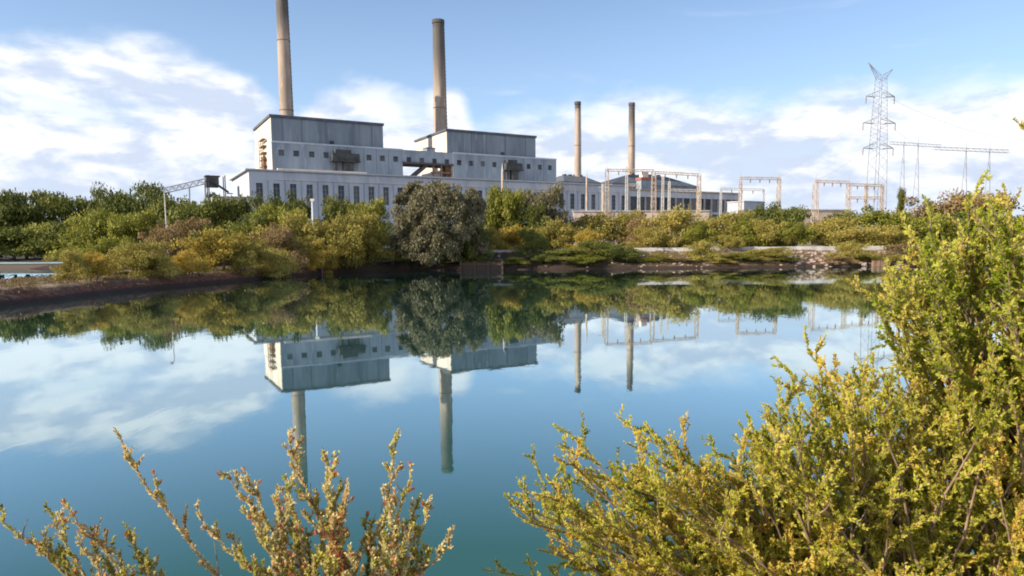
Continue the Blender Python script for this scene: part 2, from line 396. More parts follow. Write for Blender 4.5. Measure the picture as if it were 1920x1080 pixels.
def shell(mb, s0, s1, t0, t1, z0, z1, front=False):
    """sides, back and top (no front)"""
    mb.quad((s0, t1, z0), (s0, t0, z0), (s0, t0, z1), (s0, t1, z1))
    mb.quad((s1, t0, z0), (s1, t1, z0), (s1, t1, z1), (s1, t0, z1))
    mb.quad((s1, t1, z0), (s0, t1, z0), (s0, t1, z1), (s1, t1, z1))
    mb.quad((s0, t0, z1), (s1, t0, z1), (s1, t1, z1), (s0, t1, z1))
    if front: mb.quad((s0, t0, z0), (s1, t0, z0), (s1, t0, z1), (s0, t0, z1))

# --- turbine hall
tH = -25.0
hs0, hz = sp_(466, 319, tH); hs1, _ = sp_(1180, 350, tH); hs2, _ = sp_(1386, 362, tH)
hall = Thing('turbine_hall', hs0, tH, GZ0, label='long low pale turbine hall with a row of tall dark windows', cat='industrial building')
swin = [sp_(x, 360, tH)[0] for x in (487, 518, 549, 580, 610, 640)]
stepw = (swin[-1] - swin[0]) / 5
wins = []; s = swin[0]
while s < hs1 - 4:
    wins.append((s - 1.55, s + 1.55, hz - 15.5, hz - 6.0)); s += stepw
mbw = facade(hall, hs0, hs1, tH, GZ0, hz, wins, 'hall_white', .7)
shell(mbw, hs0, hs1, tH, 34, GZ0, hz)
hall.part('wall', mbw, M['hall_white'])
m_ = MB(); m_.box(hs0 - 1.6, hs1, tH - .9, 34.6, hz + .01, hz + .75); hall.part('roof', m_, M['galv'])
m_ = MB(); m_.box(hs0 + 12, hs1 - .5, tH - .35, tH - .01, hz - 4.2, hz - 3.9); m_.box(hs0 + 14, hs0 + 60, tH + 1, tH + 3, hz + .76, hz + 1.7); hall.part('ledge', m_, M['cream_sunlit'])
k = 0; s = swin[0] + stepw / 2
while s < hs1: m_ = MB(); m_.box(s - .2, s + .2, tH - .16, tH - .005, GZ0, hz - 4.4); s += stepw; hall.part('pilaster', m_, M['clad_mid'])
# --- glazed workshop wing continuing to the right
ann = Thing('workshop_wing', hs1, tH, GZ0, label='low wing with dark glazed bands between white columns, behind the steel gantries', cat='industrial building')
hz2 = hz - 2.2; nb = 15; bw = (hs2 - hs1 - 1) / nb; wins = []
for k in range(nb):
    a = hs1 + .6 + k * bw; wins.append((a + .25, a + bw - .25, hz2 - 13.6, hz2 - 4.2))
    wins.append((a + .35, a + bw - .35, hz2 - 19.5, hz2 - 15.0))
mbw = facade(ann, hs1 + .01, hs2, tH + .5, GZ0, hz2, wins, 'hall_white', .8, frames=False)
shell(mbw, hs1 + .01, hs2, tH + .5, 20, GZ0, hz2); ann.part('wall', mbw, M['hall_white'])
m_ = MB(); m_.box(hs1 + .02, hs2 + .8, tH - .4, 20.5, hz2 + .01, hz2 + .9); ann.part('roof', m_, M['gantry'])
for k in range(0, nb + 1, 1):
    m_ = MB(); a = hs1 + .6 + k * bw; m_.box(a - .22, a + .22, tH - .1, tH + .49, GZ0, hz2 - 4.5)
    ann.part('column', m_, M['gantry_white'])

# --- boiler houses (upper blocks standing behind the middle tier)
def boiler(nm, xl, xr, mxl, mxr, winx, label, ductx, seams):
    s0, zt = sp_(xl, 219 if xl < 600 else 246.5, 0); s1 = sp_(xr, 250, 0)[0]
    m0 = sp_(mxl, 300, -1.5)[0]; m1 = sp_(mxr, 300, -1.5)[0]; zm = ZM
    th = Thing(nm, m0, -1.5, GZ0, label=label, cat='industrial building', group='boiler houses of the power station')
    ws = []
    for x in winx:
        s_ = sp_(x, 300, -1.5)[0]; ws.append((s_ - 1.45, s_ + 1.45, zm - 7.2, zm - 4.1))
    mb = facade(th, m0, m1, -1.5, GZ0, zm, ws, 'clad_mid', .9, frames=False)
    shell(mb, m0, m1, -1.5, 50, GZ0, zm); th.part('lower_wall', mb, M['clad_mid'])
    m_ = MB(); m_.box(m0 - .15, m1 + .15, -1.75, -1.505, zm - .5, zm + .35); th.part('parapet', m_, M['hall_white'])
    m_ = MB(); shell(m_, s0, s1, 0, 50, zm + .02, ZT, True); uw = th.part('upper_wall', m_, M['clad_grey'])
    m_ = MB(); m_.box(s0 - 1.0, s1 + .5, -.8, 51, ZT + .01, ZT + 1.3); th.part('roof', m_, M['roof_dark'])
    for x in seams: m_ = MB(); s_ = sp_(x, 250, 0)[0]; m_.box(s_ - .28, s_ + .28, -.25, -.004, zm + .4, ZT - .05); th.part('panel_joint', m_, M['joint'])
    k = m0 + 6
    while k < m1 - 3:
        if not any(abs(k - (w_[0] + w_[1]) / 2) < 2.2 for w_ in ws): m_ = MB(); m_.box(k - .12, k + .12, -1.62, -1.504, GZ0 + 2, zm - .6); th.part('panel_joint', m_, M['joint'])
        k += 7.3
    # end wall panels toned cream: sunlight on this side is put into the colour
    m_ = MB(); m_.box(s0 - .25, s0 - .004, .1, 49.9, zm + .05, ZT - .02); th.part('end_wall', m_, M['cream_sunlit'])
    m_ = MB(); m_.box(m0 - .25, m0 - .004, -1.45, 49.9, GZ0, zm - .55); th.part('end_wall', m_, M['cream_sunlit'])
    # hanging dark duct hood on the front
    a, b = [sp_(x, 300, -1.5)[0] for x in ductx]
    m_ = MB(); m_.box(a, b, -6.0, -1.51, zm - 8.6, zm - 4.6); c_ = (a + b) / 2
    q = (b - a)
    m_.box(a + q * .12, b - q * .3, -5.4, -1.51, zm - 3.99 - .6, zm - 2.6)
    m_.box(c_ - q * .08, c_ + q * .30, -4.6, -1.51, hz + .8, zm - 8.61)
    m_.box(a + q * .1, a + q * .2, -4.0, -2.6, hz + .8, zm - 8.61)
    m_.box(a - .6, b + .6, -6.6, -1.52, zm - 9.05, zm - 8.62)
    th.part('duct_hood', m_, M['dark_duct'])
    m_ = MB()
    for k in range(12):
        z_ = zm - 8.5 + k * .0
        xx = a - .6 + k * (b - a + 1.2) / 11; m_.tube((xx, -6.5, zm - 8.6), (xx, -6.5, zm - 7.4), .07, n=4)
    m_.tube((a - .6, -6.5, zm - 7.4), (b + .6, -6.5, zm - 7.4), .08, n=4); th.part('railing', m_, M['darksteel'])
    # small vent in the upper wall
    vs = sp_(622 if xl < 600 else 942, 270, 0)[0]
    m_ = MB(); m_.box(vs - 1.1, vs + 1.1, -.5, -.006, zm + .5, zm + 2.5); th.part('vent', m_, M['dark_duct'])
    return th, s0, s1, m0, m1
ZT = sp_(508, 219, 0)[1]; ZM = sp_(511, 265, -1.5)[1]
b1, b1s0, b1s1, b1m0, b1m1 = boiler('boiler_house', 508, 718, 511, 755, (528, 556, 585, 612, 692, 717, 742),
    'left boiler house, grey clad block under the tallest chimney, with cream sunlit end wall', (620, 670), (530, 566, 612, 661, 697))
b2, b2s0, b2s1, b2m0, b2m1 = boiler('boiler_house', 838, 1004, 850, 1043, (861, 883, 905, 927, 991, 1012, 1031),
    'right boiler house, grey clad block whose lower tier ends beside the two far chimneys', (943, 973), (884, 912, 947, 985))
# rusty landings on the left end wall of the left boiler house
m_ = MB()
for z_ in np.arange(hz + 3, ZM + 3, 3.6):
    m_.box(b1m0 - 2.4, b1m0 - .26, 12, 24, z_, z_ + .35)
    m_.tube((b1m0 - 2.3, 12.2, z_ + 1.3), (b1m0 - 2.3, 23.8, z_ + 1.3), .1, n=4)
for t_ in (12.2, 18, 23.8): m_.box(b1m0 - 2.4, b1m0 - 2.1, t_ - .15, t_ + .15, hz + .8, ZM + 3)
m_.box(b1m0 - 1.9, b1m0 - .27, 14, 20, hz + .8, hz + 12)
b1.part('fire_escape', m_, M['rust'])
# --- bridge gallery between them
g0, g1 = b1m1 + .02, b2m0 - .02
br = Thing('gallery_bridge', g0, -1.5, sp_(800, 305, -1.5)[1], label='grey elevated gallery with small square windows bridging the gap between the two boiler houses', cat='gallery')
zb = sp_(757, 303, -1.5)[1]
ws = [(sp_(x, 300, -1.5)[0] - 1.45, sp_(x, 300, -1.5)[0] + 1.45, ZM - 7.2, ZM - 4.1) for x in (767, 791, 815, 838)]
mb = facade(br, g0, g1, -1.4, zb, ZM - .05, ws, 'clad_mid', .9, frames=False)
shell(mb, g0, g1, -1.4, 14, zb, ZM - .05); mb.quad((g0, -1.4, zb), (g1, -1.4, zb), (g1, 14, zb), (g0, 14, zb)); br.part('wall', mb, M['clad_mid'])
m_ = MB(); m_.box(g0, g1, -1.9, 14.2, zb - 1.0, zb - .02); br.part('floor_beam', m_, M['darksteel'])
a = sp_(793, 306, 3)[0]; b = sp_(765, 330, 3)[0]
m_ = MB(); i0 = (b, 2, hz + 1.2); 
m_.quad((a, 1, zb - 1.0), (a + 3.4, 1, zb - 1.0), (b + 1.2, 1, hz + .8), (b - 2.2, 1, hz + .8)); m_.quad((a, 5, zb - 1.0), (b - 2.2, 5, hz + .8), (b + 1.2, 5, hz + .8), (a + 3.4, 5, zb - 1.0))
m_.quad((a, 1, zb - 1.0), (b - 2.2, 1, hz + .8), (b - 2.2, 5, hz + .8), (a, 5, zb - 1.0)); m_.quad((a + 3.4, 1, zb - 1.0), (a + 3.4, 5, zb - 1.0), (b + 1.2, 5, hz + .8), (b + 1.2, 1, hz + .8))
br.part('inclined_chute', m_, M['darksteel'])
m_ = MB(); a = sp_(812, 320, 0)[0]
m_.box(a, a + 1.0, 0, 1, hz + .8, zb - 1.01); m_.box(a + 5, a + 6.2, 0, 1, hz + .8, zb - 1.01); m_.box(a + 9, g1 - .1, 2, 9, hz + 3.5, zb - 1.01)
m_.box(a - 1, g1 - .1, -.4, 1.4, (hz + zb) / 2, (hz + zb) / 2 + .8); br.part('support_frame', m_, M['rust'])
# small plant room roof ledge beside right boiler house
pr = Thing('plant_room', sp_(806, 262, 8)[0], 8, ZM, label='small stepped plant room on the gallery roof against the sunlit end of the right boiler house', cat='rooftop room')
s_ = sp_(800, 262, 8)[0]
m_ = MB(); m_.box(s_, s_ + 5.5, 8, 14, ZM - .04, ZM + 3.2); m_.box(s_ - 3.5, s_ - .01, 8.5, 13.5, ZM - .04, ZM + 1.6); pr.part('wall', m_, M['clad_mid'])
m_ = MB(); m_.box(s_ - .3, s_ + 5.8, 7.7, 14.3, ZM + 3.22, ZM + 3.7); pr.part('roof', m_, M['roof_dark'])

# --- chimneys
def sootmat(name, z0, z1, amt):
    m = mat(name, (.37, .30, .25), .85, (.28, .225, .185), .12, (1, 1, .25), second=(.43, .355, .305)); N = NT(m.node_tree)
    b = [n for n in m.node_tree.nodes if n.type == 'BSDF_PRINCIPLED'][0]; src = b.inputs['Base Color'].links[0].from_socket
    g = N.new('ShaderNodeNewGeometry'); sp = N.new('ShaderNodeSeparateXYZ'); N.l.new(g.outputs['Position'], sp.inputs[0])
    mp = N.new('ShaderNodeMapping'); N.l.new(g.outputs['Position'], mp.inputs[0]); mp.inputs['Scale'].default_value = (1, 1, .06)
    h = N.m('ADD', sp.outputs[2], N.m('MULTIPLY', N.m('SUBTRACT', N.noise(mp.outputs[0], .6, 4, .6), .5), 26))
    N.put(b.inputs['Base Color'], N.mix(N.ss(h, z0, z1, 0, amt), src, (.075, .07, .07, 1)))
    return m
def chimney(x, yb, t, ztop, r0, r1, label, rings, soot, z0=GZ0):
    s_, _ = sp_(x, yb, t); th = Thing('chimney', s_, t, z0, label=label, cat='chimney', group='tall chimneys of the power station')
    H = ztop - z0; rr = lambda q: r0 + (r1 - r0) * q
    zs = ztop - 5
    m_ = MB(); m_.lathe([(rr(k / 24 * (zs - z0) / H), z0 + (zs - z0) * k / 24) for k in range(25)], 28, s_, t); th.part('shaft', m_, sootmat('sooty_brick_chimney', ztop - soot * 1.9, ztop - soot * .55, .9), smooth=True)
    m_ = MB(); q0 = (zs - z0) / H
    m_.lathe([(rr(q0) + .002, zs), (r1 + .002, ztop - 2.5), (r1 + .45, ztop - 2.0), (r1 + .45, ztop), (r1 - .5, ztop), (r1 - .5, ztop - 4)], 28, s_, t); th.part('rim', m_, M['soot'], smooth=False)
    for q in rings:
        z_ = z0 + H * q; r_ = rr(q); m_ = MB(); m_.lathe([(r_, z_ - .25), (r_ + .22, z_ - .2), (r_ + .22, z_ + .2), (r_, z_ + .25)], 28, s_, t); th.part('band', m_, M['rust'])
    m_ = MB()
    for k in range(60):
        z_ = z0 + H * (k + .5) / 61; q = (k + .5) / 61
        m_.box(s_ + (rr(q)) * .80 + .0, s_ + rr(q) * .80 + .35, t - rr(q) * .62 - .5, t - rr(q) * .62 + .2, z_, z_ + .35)
    m_.tube((s_ + r0 * .8 + .1, t - r0 * .62 - .2, z0), (s_ + r1 * .8 + .1, t - r1 * .62 - .2, ztop - 1), .12, n=4)
    th.part('ladder', m_, M['darksteel'])
chimney(537.5, 216, 30, 148, 4.5, 3.25, 'tallest chimney, rising from the left boiler house and cut by the top of the photo', (.55, .82), 16)
chimney(825.5, 240, 30, 147.5, 5.2, 3.55, 'chimney with a black top rising behind the gap beside the right boiler house', (.62,), 29)
chimney(1083, 325, 75, 118, 3.1, 2.2, 'left one of the two shorter far chimneys, plain topped', (.7,), 5)
chimney(1183.5, 325, 78, 123, 3.4, 2.35, 'right one of the two shorter far chimneys, with a dark flared cap', (.7,), 17)

# --- old dark-roofed station behind the hall
def roofblock(x0, x1, yt, t, label, flat, dz):
    s0 = sp_(x0, yt, t)[0]; s1, zt = sp_(x1, yt, t); th = Thing('old_boiler_house', s0, t, GZ0, label=label, cat='industrial building')
    ze = zt - dz
    m_ = MB(); shell(m_, s0 + 1, s1 - 1, t, t + 30, GZ0, ze, True); th.part('wall', m_, M['clad_grey'])
    m_ = MB(); a, b = s0, s1; i = flat * (b - a)
    m_.quad((a, t - .5, ze), (b, t - .5, ze), (b - i, t + 12, zt), (a + i, t + 12, zt)); m_.quad((b, t - .5, ze), (b, t + 31, ze), (b - i, t + 18, zt), (b - i, t + 12, zt))
    m_.quad((a, t + 31, ze), (a, t - .5, ze), (a + i, t + 12, zt), (a + i, t + 18, zt)); m_.quad((b, t + 31, ze), (a, t + 31, ze), (a + i, t + 18, zt), (b - i, t + 18, zt))
    m_.quad((a + i, t + 12, zt), (b - i, t + 12, zt), (b - i, t + 18, zt), (a + i, t + 18, zt)); rf = th.part('roof', m_, M['roof_dark'])
    for k in range(4): m_ = MB(); q = a + i + (b - a - 2 * i) * (k + .3) / 4; m_.box(q, q + 2.5, t + 13, t + 16, zt - .2, zt + 1.2); th.part('ventilator', m_, M['dark_duct'], parent=rf)
    return th
roofblock(1056, 1128, 329, 62, 'dark hipped roof at the foot of the left far chimney', .22, 6)
roofblock(1146, 1312, 331, 62, 'long dark hipped roof at the foot of the right far chimney', .30, 9)
s_, z_ = sp_(1212, 322, 40)
rb = Thing('roof_hut', s_, 40, hz, label='small red hut with a pale tank on top, on the roof behind the gantries', cat='rooftop hut')
m_ = MB(); m_.box(s_ - 5, s_ + 5, 40, 46, hz + .01, z_ - 6.6); rb.part('wall', m_, M['clad_mid'])
m_ = MB(); m_.box(s_ - 5.6, s_ + 5.6, 39.6, 46.4, z_ - 6.59, z_ - 4.4); rb.part('red_band', m_, M['brick_red'])
m_ = MB(); m_.box(s_ - 3, s_ + 3, 41, 45, z_ - 4.39, z_ + .2); rb.part('tank', m_, M['cream_sunlit'])

# --- inclined coal conveyor at the left end
tC = 10.0
p = {q: sp_(*q, tC) for q in ((283, 358), (388, 334), (425, 352), (356, 345), (320, 352))}
cv_ = Thing('coal_conveyor', p[(283, 358)][0], tC, GZ0, label='thin inclined conveyor bridge on trestles rising from the dark trees towards the hall', cat='conveyor')
a = p[(283, 358)]; b = p[(388, 334)]
m_ = MB(); n_ = 16
for tt in (tC, tC + 4):
    for dz in (0, 2.6): m_.tube((a[0], tt, a[1] + dz - 2.6), (b[0], tt, b[1] + dz - 2.6), .22, n=4)
    for k in range(n_):
        q0, q1 = k / n_, (k + 1) / n_; L = lambda q, dz: (a[0] + (b[0] - a[0]) * q, tt, a[1] + (b[1] - a[1]) * q + dz - 2.6)
        m_.tube(L(q0, 0 if k % 2 else 2.6), L(q1, 2.6 if k % 2 else 0), .14, n=4)
cv_.part('truss', m_, M['galv'])
m_ = MB(); m_.quad((a[0], tC + .3, a[1] - 1.6), (b[0], tC + .3, b[1] - 1.6), (b[0], tC + 3.7, b[1] - 1.6), (a[0], tC + 3.7, a[1] - 1.6)); m_.quad((a[0], tC + .3, a[1] - .9), (b[0], tC + .3, b[1] - .9), (b[0], tC + 3.7, b[1] - .9), (a[0], tC + 3.7, a[1] - .9)); cv_.part('belt_deck', m_, M['dark_duct'])
for q in (.22, .68, .97):
    s_ = a[0] + (b[0] - a[0]) * q; z_ = a[1] + (b[1] - a[1]) * q - 2.8
    m_ = MB(); m_.tube((s_ - 1, tC - .6, GZ0), (s_, tC, z_), .25, n=4); m_.tube((s_ - 1, tC + 4.6, GZ0), (s_, tC + 4, z_), .25, n=4)
    m_.tube((s_ - .5, tC - .3, (z_ + GZ0) / 2), (s_ - .5, tC + 4.3, (z_ + GZ0) / 2), .15, n=4); cv_.part('trestle', m_, M['galv'])
tw = Thing('transfer_tower', b[0], tC - 2, GZ0, label='dark steel transfer tower with a steep stair beside the sunlit end of the turbine hall', cat='tower')
m_ = MB(); s1_ = p[(425, 352)][0]; zt = b[1]
for ss in (b[0] + .5, b[0] + 8.5):
    for tt in (tC - 2, tC + 5): m_.tube((ss, tt, GZ0), (ss, tt, zt + 1.5), .35, n=4)
tw.part('frame', m_, M['darksteel'])
m_ = MB(); m_.box(b[0] - .5, b[0] + 5.5, tC - 2, tC + 5, zt - 4.5, zt + .8); m_.box(b[0] - 1, b[0] + 6.2, tC - 2.5, tC + 5.5, zt + .81, zt + 1.3); tw.part('cabin', m_, M['dark_duct'])
m_ = MB()
for k in range(3):
    z1 = zt - 2 - k * 6; 
    m_.quad((b[0] + 2, tC - 2.6, z1), (b[0] + 2, tC - 4.2, z1), (b[0] + 10, tC - 4.2, z1 - 5.5), (b[0] + 10, tC - 2.6, z1 - 5.5))
    m_.quad((b[0] + 2, tC - 2.6, z1 - .5), (b[0] + 2, tC - 2.6, z1 + .9), (b[0] + 10, tC - 2.6, z1 - 4.6), (b[0] + 10, tC - 2.6, z1 - 6))
    m_.box(b[0] + 9, b[0] + 12, tC - 4.4, tC - 2.4, z1 - 6.1, z1 - 5.7)
tw.part('stair', m_, M['darksteel'])

# low pale wall / shed lines seen between bushes and plant
def shed(x0, x1, yt, Y, h, name, label, cat, m, depth=8):
    A = at(x0, yt, Y); B = at(x1, yt, Y + 6); d = (B - A); d.z = 0; L = d.length; rz = math.atan2(d.y, d.x)
    z0 = gz(A.x, A.y) - .3
    e = empty(name, (A.x, A.y, z0), rz, label=label, cat=cat)
    H = A.z - z0
    m_ = MB(); m_.box(0, L, 0, depth, 0, H); m_.build('wall', m, e)
    m_ = MB(); m_.box(-.3, L + .3, -.3, depth + .3, H + .005, H + .35)
    m_.build('roof' if depth > 1 else 'coping', M['concrete'], e)
    if depth > 1:
        m_ = MB(); 
        for k in range(int(L / 5)): m_.box(2 + k * 5, 3.6 + k * 5, -.05, -.003, H * .45, H * .8)
        m_.build('window', M['glass'], e)
    return e
shed(1075, 1330, 397, 238, 6, 'boundary_wall', 'long low pinkish wall behind the bushes at the foot of the gantries', 'wall', M['pinkwall'], .6)
shed(1490, 1590, 394, 240, 6, 'low_shed', 'low pale flat roofed shed among the right hand gantries', 'shed', M['pinkwall'])
shed(1395, 1432, 378, 262, 8, 'switch_house', 'small white switch house under the middle gantry', 'building', M['hall_white'])
shed(398, 476, 369, 300, 8, 'fence_wall', 'grey wall above the dark trees left of the turbine hall', 'wall', M['concrete'], .6)

# ------------------------------------------------------------------ lattice structures
def lattice(mb, a, b, w0, w1, r, n):
    """square lattice mast between two points"""
    a = Vector(a); b = Vector(b); d = (b - a).normalized()
    u = Vector((0, 1, 0)) if abs(d.z) > .5 or abs(d.x) > .5 else Vector((0, 0, 1)); v = d.cross(u).normalized()
    cs = [(1, 1), (1, -1), (-1, -1), (-1, 1)]
    P = lambda q, c: a + (b - a) * q + (w0 + (w1 - w0) * q) / 2 * (c[0] * u + c[1] * v)
    for c in cs: mb.tube(P(0, c), P(1, c), r, n=4, caps=False)
    for k in range(n):
        for i in range(4):
            c0, c1 = cs[i], cs[(i + 1) % 4]
            if k % 2: c0, c1 = c1, c0
            mb.tube(P(k / n, c0), P((k + 1) / n, c1), r * .62, n=3, caps=False)
def gantry(posts, beams, Y, label, wid=.85, m='gantry', group='steel portal gantries of the switchyard', spikes=True):
    """posts: (x, ytop); beams: (i, j, y) at pixel rows"""
    x0 = posts[0][0]; P0 = at(x0, 400, Y); z0 = gz(P0.x, P0.y)
    e = empty('gantry', (P0.x, P0.y, z0), 0, label=label, cat='gantry', group=group)
    off = Vector((P0.x, P0.y, z0)); T = []
    for (x, yt, *r_) in posts:
        q = at(x, yt, Y); w_ = r_[0] if r_ else wid; m_ = MB()
        lattice(m_, Vector((q.x, q.y, z0)) - off, q - off, w_ * 1.25, w_ * .85, .115, max(6, int((q.z - z0) / w_ / 1.1)))
        if spikes: m_.tube(q - off, q - off + Vector((0, 0, 2.6)), .07, .03, n=4)
        m_.build('post', M[m], e); T.append(q)
    for (i, j, y, *r_) in beams:
        A = at(posts[i][0], y, Y); B = at(posts[j][0], r_[0] if r_ else y, Y); m_ = MB()
        lattice(m_, A - off, B - off, .75, .75, .10, max(4, int((B - A).length / .95)))
        bo = m_.build('beam', M[m], e)
        for k in range(1, 4):
            c_ = A + (B - A) * (k / 4) - off
            ins = MB(); ins.lathe([(.08, 0), (.2, -.1), (.2, -.3), (.1, -.35), (.2, -.5), (.2, -.7), (.1, -.75), (.2, -.9), (.2, -1.1), (.05, -1.2)], 8)
            ins.v = [(v[0] + c_.x, v[1] + c_.y, v[2] + c_.z - .4) for v in ins.v]; ins.build('insulator', M['rust'], bo)
    return e
gantry([(1138, 317, 1.2), (1226, 321, 1.4), (1311, 327, 1.2)], [(0, 1, 319, 320), (1, 2, 323, 328)], 238, 'widest brown portal gantry of three posts before the workshop wing')
gantry([(1130, 345), (1175, 312), (1198, 346)], [(1, 2, 347)], 262, 'pale gantry of thin posts behind the left end of the widest gantry', .8, 'gantry_white')
gantry([(1243, 330), (1255, 340), (1311, 357)], [(1, 2, 356, 358)], 258, 'cream gantry with a low beam behind the right half of the widest gantry', .7, 'gantry_white')
gantry([(1389, 332, .9), (1461, 333, 1.1)], [(0, 1, 334, 335)], 242, 'brown square portal gantry standing alone right of the workshop wing')
gantry([(1352, 353, .6), (1432, 355, .6)], [(0, 1, 354, 356)], 268, 'small low gantry half behind the lone square portal', .6, 'galv')
gantry([(1530, 339, 1.5), (1592, 342, 1.2), (1625, 346, .8), (1655, 347, .8)], [(0, 1, 340, 342), (1, 3, 346, 348), (1, 3, 371)], 236, 'right hand gantry of four posts with two beam levels, at the foot of the pylon')
def mast(x, yt, Y, r, m, label, name='mast', cat='mast', head=None, yb=None):
    q = at(x, yt, Y); z0 = gz(q.x, q.y); e = empty(name, (q.x, q.y, z0), 0, label=label, cat=cat)
    H = q.z - z0; m_ = MB(); m_.lathe([(r * 1.3, -.2), (r * 1.3, .5), (r, .55), (r * .7, H)], 10); m_.build('pole', M[m], e, True)
    if head:
        m_ = MB(); 
        if head == 'lamp': m_.path([(0, 0, H), (.1, -.3, H + .5), (.25, -1.2, H + .65)], [.08, .07, .06]); m_.box(.1, .45, -2.1, -1.1, H + .55, H + .75)
        if head == 'cross': m_.box(-1.3, 1.3, -.08, .08, H - .8, H - .62); m_.box(-.9, .9, -.1, -.085, H - 1.8, H - 1.65)
        if head == 'spire': m_.lathe([(r * .72, H), (.03, H + 3)], 8)
        if head == 'box': m_.box(-.45, .45, -.3, .3, H - .4, H + .15)
        m_.build('head' if head != 'cross' else 'crossarm', M['galv'], e)
    return e
mast(942, 322, 240, .55, 'gantry', 'tapering cream mast standing in front of the right boiler house', head='spire')
mast(1100, 334, 248, .42, 'gantry', 'single cream post left of the widest gantry', head='spire')
mast(308, 358, 124, .13, 'concrete', 'thin pale lamp pole rising over the bushes on the left bank', 'lamp_pole', 'pole', head='lamp')
mast(586, 374, 150, .42, 'hall_white', 'short thick white post between the dark trees left of the big tree', 'white_post', 'post', head='box')
mast(1131, 346, 190, .28, 'gantry', 'pale slender post standing in the bushes below the widest gantry', 'power_pole', 'pole', head='cross')

# --- lattice pylons
def pylon():
    Y = 250; b_ = at(1642, 385, Y); z0 = gz(b_.x, b_.y); e = empty('transmission_tower', (b_.x, b_.y, z0), R(8), label='tall grey lattice transmission tower with stacked crossarms, right of the gantries', cat='pylon')
    Z = lambda y: at(1642, y, Y).z - z0
    m_ = MB(); H = Z(142)
    lattice(m_, (0, 0, 0), (0, 0, Z(285)), 5.2, 4.2, .09, 9); lattice(m_, (0, 0, Z(285)), (0, 0, H), 4.2, 2.6, .085, 18)
    m_.build('mast', M['pylon'], e)
    for y, hw in ((182, 5.6), (232, 6.4), (279, 6.0)):
        m_ = MB(); z = Z(y)
        for sg in (-1, 1):
            for tt in (-.9, .9):
                m_.tube((sg * 1.4, tt, z), (sg * hw, 0, z + .2), .12, n=4); m_.tube((sg * 1.4, tt, z + 1.9), (sg * hw, 0, z + .2), .10, n=4)
                for k in range(3): q = .2 + k * .25; m_.tube((sg * (1.4 + (hw - 1.4) * q), tt * (1 - q), z), (sg * (1.4 + (hw - 1.4) * (q + .12)), tt * (1 - q), z + 1.9 * (1 - q)), .06, n=3)
        co = m_.build('crossarm', M['pylon'], e)
        for sg in (-1, 1):
            i_ = MB(); i_.tube((sg * (hw - .1), 0, z + .1), (sg * (hw - .1), 0, z - 2.4), .14, n=6); i_.build('insulator', M['rust'], co)
    m_ = MB()
    for sg in (-1, 1):
        L = 5.2 if sg < 0 else 4.4
        for tt in (-.6, .6): m_.tube((sg * 1.2, tt, H - 1.5), (sg * L, 0, H + 4.4 if sg < 0 else H + 2.4), .11, n=4); m_.tube((sg * .4, tt, H), (sg * L, 0, H + 4.4 if sg < 0 else H + 2.4), .09, n=4)
    m_.build('earth_wire_peak', M['pylon'], e)
pylon()
def hframe(x0, x1, xl, xr, y, Y, label, yl=None):
    a, b = at(x0, y, Y), at(x1, y + (yl or 0), Y); z0 = gz(a.x, a.y); e = empty('transmission_tower', (a.x, a.y, z0), 0, label=label, cat='pylon', group='portal pylons at the right edge')
    off = Vector((a.x, a.y, z0)); m_ = MB()
    L, Rr = at(xl, y, Y), at(xr, y + 6, Y)
    lattice(m_, L - off, Rr - off, 1.2, 1.2, .075, 26); m_.build('crossarm', M['pylon'], e)
    for q in (a, b):
        m_ = MB(); base = Vector((q.x, q.y, z0)) - off
        m_.tube(base + Vector((-2.4, 0, 0)), q - off, .11, .08, n=4); m_.tube(base + Vector((2.4, 0, 0)), q - off, .16, .12, n=4)
        for k in range(1, 7):
            f = k / 7; m_.tube(base + Vector((-2.4, 0, 0)) * (1 - f) + (q - off - base) * f, base + Vector((2.4, 0, 0)) * (1 - f * .9) + (q - off - base) * f * .9, .07, n=3)
        m_.build('leg_frame', M['pylon'], e)
        m_ = MB(); m_.tube(q - off, q - off + Vector((0, 0, 3)), .1, .04, n=4); m_.build('peak', M['pylon'], e)
hframe(1812, 1856, 1752, 1892, 278, 300, 'farther portal pylon with a wide thin crossarm, above the bright shrub at right')
hframe(1695, 1722, 1668, 1765, 268, 330, 'small portal pylon just right of the tall lattice tower')
def wire(pts, label, r=.045):
    m_ = MB(); A, B = pts
    L = (B - A).length; ps = [A + (B - A) * (k / 16) - Vector((0, 0, L * .03 * 4 * (k / 16) * (1 - k / 16))) for k in range(17)]
    o0 = A.copy(); m_.path([p_ - o0 for p_ in ps], [r] * 17, 3); o = m_.build('power_line', M['galv']); o.location = o0
    tag(o, label, 'cable', 'overhead lines of the switchyard')
wire((at(1593, 236, 250), at(1461, 332, 242)), 'overhead line from the middle tower arm down to the lone square gantry')
wire((at(1673, 236, 250), at(1752, 280, 300)), 'overhead line from the middle tower arm to the portal pylons')
wire((at(1619, 283, 250), at(1530, 338, 236)), 'overhead line from the lowest arm of the lattice tower to the four post gantry')
wire((at(1673, 186, 250), at(1925, 262, 300)), 'topmost overhead line leaving the lattice tower to the right')

